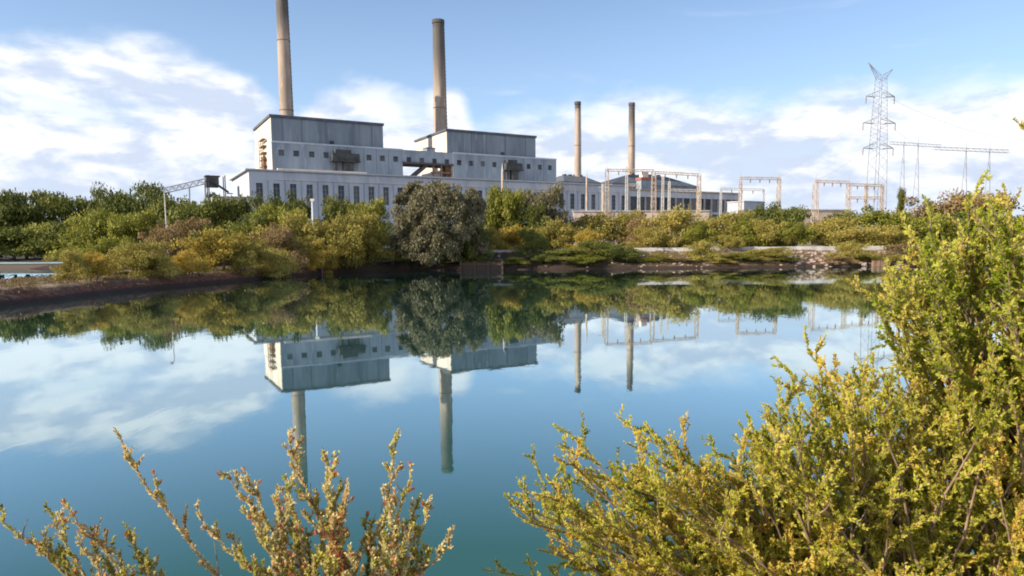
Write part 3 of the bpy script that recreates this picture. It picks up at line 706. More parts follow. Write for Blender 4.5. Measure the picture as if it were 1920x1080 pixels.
# ------------------------------------------------------------------ far-shore walls
def ribbon(name, pts, w_, z0f, z1f, m, label, cat):
    m_ = MB(); o0 = Vector((pts[0][0], pts[0][1], 0))
    i = 0; P = []
    for k in range(len(pts) - 1):
        a, b = Vector((*pts[k], 0)), Vector((*pts[k + 1], 0)); L = (b - a).length; n_ = max(1, int(L / 3))
        for j in range(n_ + (k == len(pts) - 2)): P.append(a + (b - a) * (j / n_))
    for k in range(len(P)):
        d = (P[min(k + 1, len(P) - 1)] - P[max(k - 1, 0)]).normalized(); nn = Vector((-d.y, d.x, 0)) * w_ / 2
        zt = z1f + .03 * math.sin(k * 1.7)
        for q, z in ((P[k] - nn, z0f), (P[k] - nn, zt), (P[k] + nn, zt), (P[k] + nn, z0f)): m_.v.append(tuple(q + Vector((0, 0, z)) - o0))
        if k:
            b_ = (k - 1) * 4
            for j in range(3): m_.f.append((b_ + j, b_ + 4 + j, b_ + 5 + j, b_ + 1 + j))
    m_.f.append((0, 1, 2, 3)); e_ = (len(P) - 1) * 4; m_.f.append((e_ + 3, e_ + 2, e_ + 1, e_))
    o = m_.build(name, m); o.location = o0; return tag(o, label, cat)
def XY(x, Y): q = at(x, 470, Y); return (q.x, q.y)
ribbon('concrete_kerb', [XY(1190, 151), XY(1450, 150), XY(1560, 150), XY(1960, 149)], 1.6, 2.3, 4.05, M['concrete'], 'long pale concrete kerb along the top of the far bank on the right', 'kerb')
ribbon('concrete_kerb', [XY(878, 151), XY(1010, 151), XY(1172, 152)], 1.4, 2.3, 3.9, M['concrete'], 'pale concrete kerb on the bank behind and right of the big tree', 'kerb')
ribbon('concrete_slab', [XY(704, 149), XY(790, 149)], 2.4, 1.6, 3.8, M['concrete'], 'short whitish concrete slab at the left foot of the big tree', 'slab')
q0 = at(-60, 486, 186); q1 = at(130, 486, 180)
ribbon('channel_wall', [(q0.x, q0.y), (q1.x, q1.y)], 1.5, .0, 1.25, M['plank'], 'dark wall with a pale blue grey coping across the second pond', 'wall')
cw = ribbon('coping', [(q0.x, q0.y - .2), (q1.x, q1.y - .2)], 1.6, 1.26, 1.62, M['bottle'], None, None); cwp = bpy.data.objects['channel_wall']; cw.parent = cwp; cw.location = cw.location - cwp.location
# timber retaining wall under big tree
q = at(864, 490, 136.2); e = empty('retaining_wall', (q.x, q.y, 0), 0, label='dark timber retaining wall at the waterline right of the big tree', cat='retaining wall')
L = at(942, 490, 136.2).x - q.x
m_ = MB(); k = 0
while k * .42 < L: m_.box(k * .42, k * .42 + .38, -.09 + .05 * rnd.random(), .14, -.8, 1.55 + .15 * rnd.random()); k += 1
m_.build('boards', M['plank'], e)
for k in range(4):
    m_ = MB(); m_.box(k * L / 3.02 - .2, k * L / 3.02 + .2, -.4, -.1, -.8, 1.85); m_.build('post', M['plank'], e)
m_ = MB(); m_.box(-.1, L + .1, -.62, -.41, 1.1, 1.32); m_.build('rail', M['plank'], e)
q = at(1636, 485, 137.0); e = empty('outfall_wall', (q.x, q.y, 0), 0, label='small rusty red sheet pile wall at the waterline near the right bank rubble', cat='retaining wall')
m_ = MB(); L = at(1668, 490, 137).x - q.x; k = 0
while k * .5 < L: m_.box(k * .5, k * .5 + .42, -.2 + .12 * (k % 2), .3, -.6, 1.15 + .12 * rnd.random()); k += 1
m_.build('sheet_piles', M['rust'], e)

# ------------------------------------------------------------------ leaves
def leaf_quads(P, D, Nn, L, W, six=False):
    D = D / np.linalg.norm(D, axis=1, keepdims=True); Sd = np.cross(D, Nn); Sd /= np.maximum(np.linalg.norm(Sd, axis=1, keepdims=True), 1e-6)
    Nn = np.cross(Sd, D); L = L[:, None]; W = W[:, None]
    if not six:
        V = np.stack([P, P + D * L * .5 + Sd * W * .5, P + D * L, P + D * L * .5 - Sd * W * .5], 1).reshape(-1, 3)
        k = np.arange(len(P)) * 4; return V, np.stack([k, k + 1, k + 2, k + 3], 1)
    up = Nn * W * .22
    V = np.stack([P, P + D * L * .32 + Sd * W * .46 + up, P + D * L * .75 + Sd * W * .38 + up, P + D * L + Nn * L * -.06, P + D * L * .75 - Sd * W * .38 + up, P + D * L * .32 - Sd * W * .46 + up], 1).reshape(-1, 3)
    k = np.arange(len(P)) * 6
    return V, np.concatenate([np.stack([k, k + 1, k + 2, k + 3], 1), np.stack([k, k + 3, k + 4, k + 5], 1)])
def unit(n):
    v = nr.normal(size=(n, 3)); return v / np.linalg.norm(v, axis=1, keepdims=True)

def crown_proto(seed, shape, nl=9000, nclump=64, leaf=.034, cs=.13):
    """foliage in a unit box: x,y in -1..1, z 0..1 ; clumps of leaves spread over several uneven lobes"""
    g_ = np.random.default_rng(seed)
    lobes = []
    nlobe = {'round': 12, 'bush': 11, 'tall': 10, 'fine': 46}[shape]
    for i in range(nlobe):
        a = g_.uniform(0, 6.28) ; q = g_.uniform(0, 1) ** .6
        if shape == 'tall': z = .16 + .72 * (i + .5) / nlobe; r = (.56 - .30 * z) * q; R_ = g_.uniform(.22, .36) * (1.3 - .75 * z)
        elif shape == 'bush': z = g_.uniform(.16, .70); r = .62 * q * (1.08 - z * .55); R_ = g_.uniform(.26, .40)
        elif shape == 'fine': z = .12 + .74 * (i + .5) / nlobe; a = i * 2.4; q = .96 if i % 4 else .4; r = .84 * math.sqrt(max(.03, 1 - ((z - .44) / .58) ** 2)) * q; R_ = g_.uniform(.19, .26)
        else: z = g_.uniform(.30, .76); r = .62 * q * (1.1 - abs(z - .45)); R_ = g_.uniform(.25, .38)
        lobes.append((r * math.cos(a), r * math.sin(a), z, R_))
    lobes = np.array(lobes)
    li = g_.integers(0, nlobe, nclump); d = g_.normal(size=(nclump, 3)); d[:, 2] = d[:, 2] * .9 + .25; d /= np.linalg.norm(d, axis=1, keepdims=True)
    rr = lobes[li, 3][:, None] * g_.uniform(.2, 1.05, (nclump, 1))
    sc = np.array([1, 1, .55])
    cc = lobes[li, :3] + d * rr * sc
    ci = g_.integers(0, nclump, nl); dd = g_.normal(size=(nl, 3)); dd /= np.linalg.norm(dd, axis=1, keepdims=True)
    csz = (cs * g_.uniform(.6, 1.25, nclump))[ci][:, None]
    P = cc[ci] + dd * csz * sc * g_.uniform(.2, 1.0, (nl, 1)) ** .5
    P[:, 2] = np.abs(P[:, 2] - .0)
    if shape == 'fine':
        e_ = P - np.array([0, 0, .46]); k_ = np.sqrt((e_[:, 0] / .98) ** 2 + (e_[:, 1] / .98) ** 2 + (e_[:, 2] / .50) ** 2)
        P = np.array([0, 0, .46]) + e_ * np.where(k_ > 1, (1 + (k_ - 1) * .25) / k_, 1)[:, None]
    # fit to box so measured sizes are what you get
    lo, hi = np.percentile(P, .6, 0), np.percentile(P, 99.4, 0)
    zl = 0.02 if shape in ('bush', 'fine') else .12
    P[:, 0] = (P[:, 0] - (lo[0] + hi[0]) / 2) / (hi[0] - lo[0]) * 2; P[:, 1] = (P[:, 1] - (lo[1] + hi[1]) / 2) / (hi[1] - lo[1]) * 2
    P[:, 2] = zl + (P[:, 2] - lo[2]) / (hi[2] - lo[2]) * (1 - zl)
    Nn = dd * .8 + g_.normal(size=(nl, 3)) * .55; Nn[:, 2] += .35
    D = g_.normal(size=(nl, 3)); D[:, 2] -= .15
    ls = leaf * g_.uniform(.6, 1.5, nl)
    V, Fq = leaf_quads(P, D, Nn, ls, ls * g_.uniform(.45, .8, nl))
    V = V * 1.0
    t_ = (g_.uniform(0, 1, nclump)[ci] * .6 + g_.uniform(0, 1, nl) * .4)
    return V, Fq, np.repeat(t_, 4), cc
PROTO = {}
def proto(shape, i):
    if (shape, i) not in PROTO:
        kw = dict(nl=12000, nclump=90, leaf=.058, cs=.17)
        if shape == 'fine': kw = dict(nl=80000, nclump=520, leaf=.034, cs=.115)
        if shape == 'tall': kw = dict(nl=12000, nclump=95, leaf=.052, cs=.16)
        if shape == 'bush': kw = dict(nl=12000, nclump=90, leaf=.052, cs=.17)
        V, Fq, t_, cc = crown_proto(100 + i * 7 + len(shape), shape, **kw)
        o = npmesh('crown', V, Fq, M['olive'], tint=t_); me = o.data; bpy.data.objects.remove(o)
        # trunk and limbs reaching the clumps
        mb = MB(); g_ = random.Random(i * 3 + len(shape))
        mb.path([(0, 0, -.03), (.02, .01, .12), (-.02, .02, .3), (.0, .0, .52), (.03, 0, .7)], [.055, .045, .034, .024, .010], 7)
        ids = g_.sample(range(len(cc)), 16)
        for k in ids:
            c_ = cc[k]; lv = g_.uniform(.12, .5) ; z = min(lv, max(.05, c_[2] - .1))
            mb.path([(0, 0, z), (c_[0] * .35, c_[1] * .35, z + (c_[2] - z) * .5), (c_[0] * .85, c_[1] * .85, c_[2])], [.022, .014, .005], 5)
        me2 = bpy.data.meshes.new('trunk'); me2.from_pydata(mb.v, [], mb.f); me2.materials.append(M['bark'])
        PROTO[(shape, i)] = (me, me2)
    return PROTO[(shape, i)]
_tc = 0
def tree(x, yt, wpx, Y, kind, shape, label, name=None, group=None, zbase=None, cat=None, deep=1.0):
    global _tc
    _tc += 1
    if group == gC:
        Y *= 1.15; x -= 1.0 / Y * F; wpx *= .9; yt += 2
    q = at(x, yt, Y); z0 = gz(q.x, q.y) if zbase is None else zbase
    H = q.z - z0; Wd = wpx / F * math.hypot(Y, q.x) * .5 * .98
    rz = rnd.uniform(-.4, .4) if shape != 'fine' else 2.2
    nm = name or ('tree' if H > 6.5 else 'shrub')
    e = empty(nm, (q.x, q.y, z0 - .05), rz, label=label, cat=cat or nm.split('_')[-1], group=group)
    mc, mt = proto(shape, _tc % 5 if shape != 'fine' else _tc % 2)
    cr = bpy.data.objects.new('crown', mc); link(cr, e); cr.scale = (Wd, Wd * deep, H)
    cr.material_slots[0].link = 'OBJECT'; cr.material_slots[0].material = M[kind]
    tr = bpy.data.objects.new('trunk', mt); link(tr, e); tr.scale = (Wd * .75, Wd * .75 * deep, H * .86)
    return e
gB = 'tall dark trees along the left background'
gC = 'bushes on the left bank'
gM = 'trees in the middle distance'
gR = 'bushes behind the far bank'
gS = 'shrubs growing on the far waterline'
T = [
 # back row left (dark)
 (-30, 372, 110, 185, 'dark', 'tall', 'dark tree cut by the left edge of the photo, in the back row', gB),
 (40, 362, 125, 182, 'dark', 'tall', 'dark tree second from the left edge in the back row', gB),
 (112, 360, 110, 188, 'dark', 'tall', 'dark pointed tree of the back row above the pale channel wall', gB),
 (165, 372, 100, 196, 'dark', 'round', 'lower dark tree in the dip of the back row skyline, above the left bank', gB),
 (212, 354, 90, 186, 'dark', 'tall', 'slim dark tree left of the tallest back row tree', gB),
 (258, 348, 110, 180, 'dark', 'tall', 'tallest dark tree of the back row at left, left of the conveyor', gB),
 (330, 372, 120, 178, 'dark', 'round', 'dark tree below the lower end of the conveyor bridge', gB),
 (392, 378, 130, 170, 'dark', 'round', 'dark tree below the transfer tower', gB),
 (445, 372, 100, 176, 'dark', 'round', 'dark tree below the cream end wall of the turbine hall', gB),
 (505, 370, 90, 168, 'dark', 'tall', 'dark tree below the first windows of the turbine hall', gB),
 (545, 365, 80, 166, 'dark', 'round', 'dark tree just left of the thick white post', gB),
 (635, 374, 100, 170, 'dark', 'round', 'dark tree just right of the thick white post', gB),
 (690, 378, 90, 168, 'green', 'round', 'dark green tree touching the left side of the big grey tree', gB),
 (90, 415, 150, 176, 'dark', 'bush', 'broad dark bush at the back above the second pond, near the left edge', gB),
 (20, 420, 130, 178, 'dark', 'bush', 'dark bush at the left edge behind the second pond', gB),
 (160, 405, 120, 172, 'green', 'bush', 'green bush at the right end of the channel wall', gB),
 # second row
 (205, 398, 100, 150, 'green', 'round', 'mid green tree in the second row under the tallest back row tree', gM),
 (255, 400, 90, 140, 'green', 'round', 'green tree left of the lamp pole in the second row', gM),
 (335, 412, 100, 138, 'brown', 'bush', 'brownish bush right behind the lamp pole', gM),
 (395, 425, 110, 136, 'dark', 'bush', 'dark bush in the gap behind the golden bush', gM),
 (480, 400, 90, 140, 'dark', 'bush', 'low dark bush below the second window of the hall', gM),
 (518, 388, 110, 142, 'green', 'round', 'rounded green tree in the second row left of the white post', gM),
 (560, 405, 120, 132, 'olive', 'bush', 'olive bush below the white post', gM),
 (640, 402, 130, 134, 'olive', 'bush', 'olive bush in front of the dark trees left of the big grey tree', gM),
 (700, 425, 90, 138, 'olive', 'bush', 'olive bush hugging the left side of the big grey tree', gM),
 # left bank bushes
 (150, 466, 66, 68, 'olive', 'bush', 'leftmost small olive bush on the left bank beside the second pond', gC),
 (196, 472, 60, 70, 'gold', 'bush', 'small yellow bush second along the left bank', gC),
 (225, 445, 95, 80, 'green', 'bush', 'green bush on the left bank behind the small yellow one', gC),
 (262, 452, 110, 76, 'olive', 'bush', 'olive bush on the left bank left of the lamp pole foot', gC),
 (320, 420, 105, 92, 'brown', 'bush', 'tall greyish bush at the foot of the lamp pole', gC),
 (305, 472, 90, 77, 'olive', 'bush', 'low grey brown bush on the edge of the left bank', gC),
 (363, 468, 70, 82, 'gold', 'bush', 'low yellow bush between the lamp pole and the golden bush', gC),
 (428, 430, 130, 91, 'gold', 'bush', 'large golden bush on the left bank', gC),
 (470, 455, 80, 92, 'olive', 'bush', 'olive bush against the right side of the large golden bush', gC),
 (532, 422, 125, 105, 'brown', 'bush', 'rounded grey brown bush in the middle of the left bank', gC),
 (520, 465, 110, 97, 'olive', 'bush', 'low olive bush in front of the rounded grey brown one', gC),
 (590, 440, 110, 110, 'olive', 'bush', 'spreading olive bush left of the orange bushes', gC),
 (612, 456, 85, 109, 'gold', 'bush', 'orange yellow bush on the left bank, left one of the pair near its tip', gC),
 (662, 447, 100, 117, 'gold', 'bush', 'yellow green bush at the tip of the left bank', gC),
 (688, 432, 80, 124, 'olive', 'bush', 'last olive bush of the left bank before the big grey tree', gC),
 # centre
 (886, 372, 60, 142, 'dark', 'bush', 'dark bush squeezed against the right side of the big grey tree', gM),
 (941, 354, 90, 165, 'green', 'round', 'bright green rounded tree, first right of the big grey tree', gM),
 (1019, 353, 98, 168, 'grey', 'round', 'dull green rounded tree, second right of the big grey tree', gM),
 (985, 385, 80, 162, 'dark', 'bush', 'dark bush between the two rounded trees', gM),
 (920, 424, 70, 154, 'olive', 'bush', 'low olive bush behind the kerb just right of the big grey tree', gR),
 (962, 426, 70, 155, 'gold', 'bush', 'yellowish bush behind the kerb below the bright green tree', gR),
 (997, 430, 60, 146, 'dark', 'bush', 'dark bush hanging over the kerb between two yellow ones', gR),
 (1045, 415, 90, 158, 'olive', 'bush', 'olive bush right of the dark kerb bush', gR),
 (1090, 402, 110, 172, 'olive', 'bush', 'olive bush left of the pale slender post', gR),
 (1105, 430, 90, 152, 'gold', 'bush', 'yellowish bush at the foot of the pale slender post', gR),
 (1060, 465, 110, 143, 'dark', 'bush', 'low dark shrub shading the waterline below the kerb', gS),
 (1130, 452, 110, 143, 'dark', 'bush', 'dark shrub drooping to the water under the slender post', gS),
 (1175, 470, 70, 141, 'dark', 'bush', 'low dark shrub at the left start of the right kerb', gS),
 (1160, 398, 100, 176, 'olive', 'bush', 'olive bush right of the pale slender post', gR),
 (1205, 403, 90, 166, 'brown', 'bush', 'brownish bush below the middle post of the widest gantry', gR),
 (1268, 393, 120, 160, 'olive', 'bush', 'rounded olive bush with a pale bare trunk showing below it', gR),
 (1225, 425, 90, 154, 'olive', 'bush', 'olive bush in front of the brownish one', gR),
 (1308, 420, 80, 156, 'green', 'bush', 'green bush below the right post of the widest gantry', gR),
 (1352, 398, 120, 166, 'olive', 'bush', 'broad olive bush left of the dark rounded tree on the right', gR),
 (1400, 408, 90, 160, 'green', 'bush', 'green bush touching the dark rounded tree on its left', gR),
 (1462, 383, 96, 168, 'dark', 'round', 'dark rounded tree below the lone square gantry', gR),
 (1440, 412, 90, 156, 'olive', 'bush', 'olive bush in front of the dark rounded tree', gR),
 (1490, 418, 80, 155, 'green', 'bush', 'green bush right of the dark rounded tree', gR),
 (1555, 408, 110, 160, 'olive', 'bush', 'olive bush below the four post gantry', gR),
 (1620, 392, 130, 168, 'green', 'bush', 'wide green bush at the foot of the lattice tower', gR),
 (1590, 428, 110, 154, 'olive', 'bush', 'olive bush leaning over the kerb near the rubble', gR),
 (1690, 396, 120, 166, 'green', 'bush', 'green bush right of the lattice tower', gR),
 (1660, 424, 100, 155, 'olive', 'bush', 'olive bush behind the kerb above the rusty outfall', gR),
 (1762, 376, 130, 182, 'brown', 'round', 'brownish tree seen just left of the bright foreground shrub', gR),
 (1835, 362, 110, 190, 'brown', 'round', 'brownish tree behind the top of the bright foreground shrub', gR),
 (1745, 410, 110, 158, 'green', 'bush', 'green bush half hidden by the bright foreground shrub', gR),
 (1850, 400, 160, 165, 'dark', 'bush', 'dark bush showing through gaps of the bright foreground shrub', gR),
 (1950, 385, 160, 170, 'dark', 'bush', 'dark bush behind the right edge of the bright foreground shrub', gR),
 (1690, 355, 22, 230, 'dark', 'tall', 'tiny slim dark tree standing alone on the skyline right of the lattice tower', gR),
 # waterline shrubs
 (1240, 474, 66, 142, 'olive', 'bush', 'small olive shrub on the waterline below the rounded olive bush', gS),
 (1318, 452, 66, 141, 'olive', 'bush', 'upright yellow green shrub on the waterline crossing the kerb', gS),
 (1368, 440, 46, 149, 'olive', 'bush', 'small round shrub sitting on the kerb', gS),
 (1385, 474, 80, 141, 'green', 'bush', 'low green shrub on the waterline below the small round one', gS),
 (1440, 464, 80, 142, 'olive', 'bush', 'low olive shrub on the waterline left of the rubble', gS),
 (1600, 452, 76, 141, 'olive', 'bush', 'yellowish shrub sloping down through the rubble', gS),
 (1570, 480, 60, 139.5, 'brown', 'bush', 'low brownish shrub at the water edge in the rubble', gS),
 (1725, 458, 110, 141, 'brown', 'bush', 'brownish shrub on the bank right of the rusty outfall', gS),
 (1800, 462, 90, 141, 'green', 'bush', 'green shrub on the bank behind the foreground leaves', gS),
 (745, 478, 80, 139, 'dark', 'bush', 'low dark shrub at the left foot of the big grey tree', gS),
]
T = [((t_[0], t_[1], t_[2], t_[3] + 22) + t_[4:] if t_[0] < 200 and 170 < t_[3] < 200 and t_[7] == gB else t_) for t_ in T]
for i_, (x_, yt_, w_, k_, l_) in enumerate([
  (905, 478, 44, 'dark', 'tiny dark shrub just right of the timber retaining wall top'), (965, 482, 60, 'green', 'low green shrub at the waterline right of the timber retaining wall'),
  (1008, 474, 60, 'dark', 'low dark shrub at the water under the dark kerb bush'), (1100, 478, 80, 'green', 'low green waterline shrub left of the slender post'),
  (1205, 482, 50, 'green', 'small green shrub at the water below the start of the right kerb'), (1278, 482, 56, 'brown', 'small brownish waterline shrub between two olive ones'),
  (1350, 484, 56, 'olive', 'lowest olive shrub on the waterline under the small kerb shrub'), (1412, 480, 60, 'olive', 'small olive waterline shrub in the middle of the right bank'),
  (1475, 482, 60, 'green', 'small green waterline shrub at the left end of the rubble'), (1630, 478, 50, 'olive', 'small olive shrub at the water just left of the rusty outfall'),
  (1685, 476, 56, 'olive', 'small olive shrub at the water just right of the rusty outfall'), (845, 480, 60, 'green', 'low green shrub under the big rounded tree')]):
    T.append((x_, yt_, w_, 139.6 + (i_ % 3) * .5, k_, 'bush', l_, gS))
for r_ in T:
    tree(*r_[:6], r_[6], group=r_[7])
tree(822, 347, 178, 140.5, 'grey', 'fine', 'big rounded grey green tree at the end of the left bank, mirrored in the pond', name='tree', zbase=1.3)
# pale bare trunk
q = at(1270, 470, 152); m_ = MB(); z0 = gz(q.x, q.y)
m_.path([(0, 0, -.2), (-.5, 0, 1.8), (-1.3, .1, 3.6), (-1.9, .2, 5.4)], [.34, .28, .2, .12], 7); m_.path([(-.4, 0, 1.5), (.6, -.1, 3.2), (1.2, 0, 4.8)], [.2, .14, .08], 6)
o = m_.build('bare_trunk', M['bark_pale'], None, True); o.location = (q.x, q.y, z0); tag(o, 'pale forked dead trunk below the rounded olive bush on the far bank', 'dead tree')

# far woods closing the horizon
def scatter(name, n, fx, m, label, cat, leafL, leafW, kw=(0, 0, 1)):
    P, D, Ls = fx(n); Nn = unit(len(P)); V, Fq = leaf_quads(P, D, Nn, Ls * leafL, Ls * leafW)
    o = npmesh(name, V, Fq, m, tint=np.repeat(nr.uniform(0, 1, len(P)), 4)); return tag(o, label, cat, kind='stuff')
def fx_wood(n):
    a = nr.uniform(-.85, .85, n); Y = nr.uniform(560, 640, n); X = np.tan(a) * Y
    h = 8 + 3 * np.sin(X * .02) + 2.2 * np.sin(X * .083 + 1) + 1.4 * np.sin(X * .21)
    Z = 4 + h * nr.uniform(0, 1, n) ** .8
    return np.stack([X, Y, Z], 1), unit(n), np.ones(n)
scatter('far_woods', 26000, fx_wood, M['dark'], 'low dark line of far woods on the horizon', 'woods', 2.6, 1.9)
# dry grass on the banks
def fx_grass(n):
    X = nr.uniform(-70, 100, n * 5); Y = nr.uniform(28, 158, n * 5)
    d = sdist(POND, X, Y); d2 = sdist(POND2, X, Y)
    k = (d > .9) & (d < 17) & (d2 > 1.0) & ((X < -18) | (Y > 134)) & ((wob(X, Y, 6) > -.35)); X, Y = X[k][:n], Y[k][:n]
    Z = height(X, Y); D = nr.normal(size=(len(X), 3)) * .45; D[:, 2] = 1
    return np.stack([X, Y, Z - .03], 1), D, nr.uniform(.5, 1.4, len(X))
scatter('dry_grass', 60000, fx_grass, M['drygrass'], 'dry grass tufts on the pond banks', 'grass', .34, .10)
# rubble on the far bank at right
def rocks():
    V = []; Fc = []
    for k in range(300):
        x = rnd.choice([rnd.uniform(1470, 1720), rnd.uniform(1470, 1570), rnd.uniform(1190, 1330), rnd.uniform(640, 1760)])
        q = at(x, 480, rnd.uniform(137.6, 147)); z = gz(q.x, q.y); r_ = rnd.uniform(.12, .5) * (1.15 if x > 1450 else .8)
        b_ = bmesh.new(); bmesh.ops.create_icosphere(b_, subdivisions=1, radius=r_)
        sc = Vector((rnd.uniform(.8, 1.6), rnd.uniform(.8, 1.3), rnd.uniform(.5, .9))); i = len(V)
        for v in b_.verts: V.append(tuple(Vector((v.co.x * sc.x, v.co.y * sc.y, v.co.z * sc.z)) * rnd.uniform(.75, 1.2) + Vector((q.x, q.y, z + r_ * .2))))
        for f in b_.faces: Fc.append(tuple(i + v.index for v in f.verts))
        b_.free()
    m_ = MB(); m_.v = V; m_.f = Fc; tag(m_.build('rubble', M['rock']), 'pinkish rock rubble scattered along the far bank', 'rubble', kind='stuff')
rocks()

# ------------------------------------------------------------------ foreground shrubs
def bez(a, b, c, n):
    t = np.linspace(0, 1, n)[:, None]; return (1 - t) ** 2 * a + 2 * t * (1 - t) * b + t * t * c
def shrub(name, root, tips, label, leafm, budm, leafL, dens, twigs, spread, seed, group, budp=0.0, upright=.3, start=.3, tl=.22, leaves_per=14, thick=.006, ratio=.42, redbranch=(), bare=.80):
    g_ = np.random.default_rng(seed); e = empty(name, tuple(root), 0, label=label, cat='shrub', group=group)
    st = MB(); LP, LD, LL, LT = [], [], [], []; BP, BD, BL = [], [], []
    def leafrow(pts, base_t, L_s, tipbud, red=False):
        """leaves along a polyline"""
        seg = np.linalg.norm(np.diff(pts, axis=0), axis=1); L = seg.sum(); n = max(3, int(L / dens))
        cum = np.concatenate([[0], np.cumsum(seg)]); s_ = g_.uniform(.05, 1, n) * L
        P = np.stack([np.interp(s_, cum, pts[:, k]) for k in range(3)], 1)
        d0 = pts[-1] - pts[0]; d0 = d0 / np.linalg.norm(d0)
        side = g_.normal(size=(n, 3)); side -= d0 * (side @ d0)[:, None]; side /= np.linalg.norm(side, axis=1, keepdims=True)
        D = d0 * g_.uniform(.5, 1.3, (n, 1)) + side * g_.uniform(.5, 1.1, (n, 1)); D[:, 2] += upright * .6
        sz = L_s * g_.uniform(.65, 1.25, n) * (1.05 - .35 * s_ / L)
        if red:
            BP.append(P); BD.append(D); BL.append(sz)
        else:
            LP.append(P); LD.append(D); LL.append(sz); LT.append(np.clip(base_t + g_.normal(0, .2, n), 0, 1))
        if tipbud:
            m2 = 7; o_ = g_.normal(size=(m2, 3)) * L_s * .18; BP.append(pts[-1] + o_ - d0 * L_s * .3); BD.append(np.tile(d0, (m2, 1)) + g_.normal(size=(m2, 3)) * .35); BL.append(L_s * g_.uniform(.6, 1.0, m2))
    for bi, (tip, rj) in enumerate(tips):
        tip = np.array(tip, float); r0 = np.array(root) + g_.normal(size=3) * np.array([rj, rj * .6, .03])
        L = np.linalg.norm(tip - r0); mid = (tip + r0) / 2 + g_.normal(size=3) * .06 * L + np.array([0, 0, .10 * L])
        n = 22; P = bez(r0, mid, tip, n); P[1:-1] += np.cumsum(g_.normal(size=(n - 2, 3)) * .0035, 0)
        st.path([tuple(p) for p in P - np.array(root)], list(np.linspace(thick * (.7 + L * .5), .0014, n)), 5)
        bt = g_.uniform(.15, .85); red = bi in redbranch
        k0 = int(n * bare); leafrow(P[k0:], bt, leafL, g_.random() < budp, red)
        for k in range(twigs):
            q = start + (1 - start) * (k + g_.random()) / twigs; i = min(n - 2, int(q * (n - 1))); p0 = P[i]
            d = P[min(i + 2, n - 1)] - P[max(i - 1, 0)]; d /= np.linalg.norm(d)
            sd_ = g_.normal(size=3); sd_ -= d * sd_.dot(d); sd_ /= np.linalg.norm(sd_)
            dir_ = d * .8 + sd_ * spread; dir_[2] += upright; dir_ /= np.linalg.norm(dir_)
            tl_ = tl * g_.uniform(.5, 1.15) * (1.15 - .75 * q)
            m1 = p0 + dir_ * tl_ * .5 + g_.normal(size=3) * .012; p1 = p0 + dir_ * tl_ + np.array([0, 0, .02]) + g_.normal(size=3) * .015
            tp = bez(p0, m1, p1, 7); st.path([tuple(p) for p in tp - np.array(root)], list(np.linspace(.0026, .001, 7)), 4)
            bt2 = np.clip(bt + g_.normal(0, .15), 0, 1)
            if g_.random() < .07: continue
            leafrow(tp, bt2, leafL, g_.random() < budp, red and g_.random() < .75)
            for j in range(int(3 + 2 * (tl_ > .12))):
                i2 = g_.integers(2, 6); d2 = dir_ + g_.normal(size=3) * .6; d2[2] += upright * .7; d2 /= np.linalg.norm(d2); l2 = tl_ * g_.uniform(.2, .5)
                sp2 = np.stack([tp[i2], tp[i2] + d2 * l2 * .5, tp[i2] + d2 * l2]); st.path([tuple(p) for p in sp2 - np.array(root)], [.0016, .0013, .0009], 3)
                leafrow(sp2, np.clip(bt2 + g_.normal(0, .15), 0, 1), leafL * .9, g_.random() < budp * .6)
    st.build('stems', M['twig'], e, True)
    P = np.concatenate(LP) - np.array(root); D = np.concatenate(LD); Ls = np.concatenate(LL); T_ = np.concatenate(LT)
    Nn = g_.normal(size=P.shape) * .7 + np.array(sd) * 1.3
    V, Fq = leaf_quads(P, D, Nn, Ls, Ls * ratio * g_.uniform(.8, 1.25, len(Ls)), True)
    npmesh('leaves', V, Fq, M[leafm], e, tint=np.repeat(T_, 6))
    if BP:
        P = np.concatenate(BP) - np.array(root); D = np.concatenate(BD); Ls = np.concatenate(BL); Nn = g_.normal(size=P.shape)
        V, Fq = leaf_quads(P, D, Nn, Ls, Ls * ratio * 1.1, True); npmesh('buds', V, Fq, M[budm], e, tint=np.repeat(g_.uniform(0, 1, len(P)), 6))
    print(name, len(LP), len(T_))
    return e
def A3(x, y, Y): return np.array(at(x, y, Y))
g_ = np.random.default_rng(5)
gF = 'shrubs in the foreground on the near bank'
# outline of the lower right shrub in the picture (x, y)
out_lo = [(905, 1068, 2.2), (958, 938, 2.2), (985, 975, 2.35), (1003, 903, 2.3), (1058, 838, 2.25), (1072, 828, 2.4), (1105, 880, 2.3), (1168, 796, 2.3), (1222, 806, 2.35), (1275, 880, 2.4), (1180, 905, 2.1),
          (1330, 870, 2.4), (1372, 850, 2.5), (1410, 800, 2.4), (1470, 690, 2.4), (1520, 720, 2.5), (1548, 645, 2.5), (1590, 700, 2.4), (1640, 690, 2.6), (1455, 760, 2.2), (1500, 800, 2.0), (1030, 1000, 2.0), (1110, 960, 1.95), (1250, 900, 2.0)]
xs = [900, 960, 1055, 1170, 1290, 1400, 1470, 1560, 1700, 1960, 2200]; ys = [1050, 930, 850, 830, 880, 830, 740, 700, 690, 690, 700]
tips = [(A3(*o_), .22) for o_ in out_lo]
for k in range(125):
    x = g_.uniform(960, 2100); y0 = np.interp(x, xs, ys) + 20; y = y0 + (1180 - y0) * g_.random() ** 1.25
    tips.append((A3(x, y, g_.uniform(1.85, 2.6)), .25))
for k in range(50):
    x = g_.uniform(1000, 1900); tips.append((A3(x, np.interp(x, xs, ys) + g_.uniform(-15, 90), g_.uniform(2.0, 2.5)), .25))
root = np.array([1.35, 2.35, 3.25])
shrub('shrub', root, tips, 'large yellow green shrub filling the lower right of the photo', 'leaf_right', 'bud', .0168, .0025, 13, .75, 21, gF, start=.32, tl=.24)
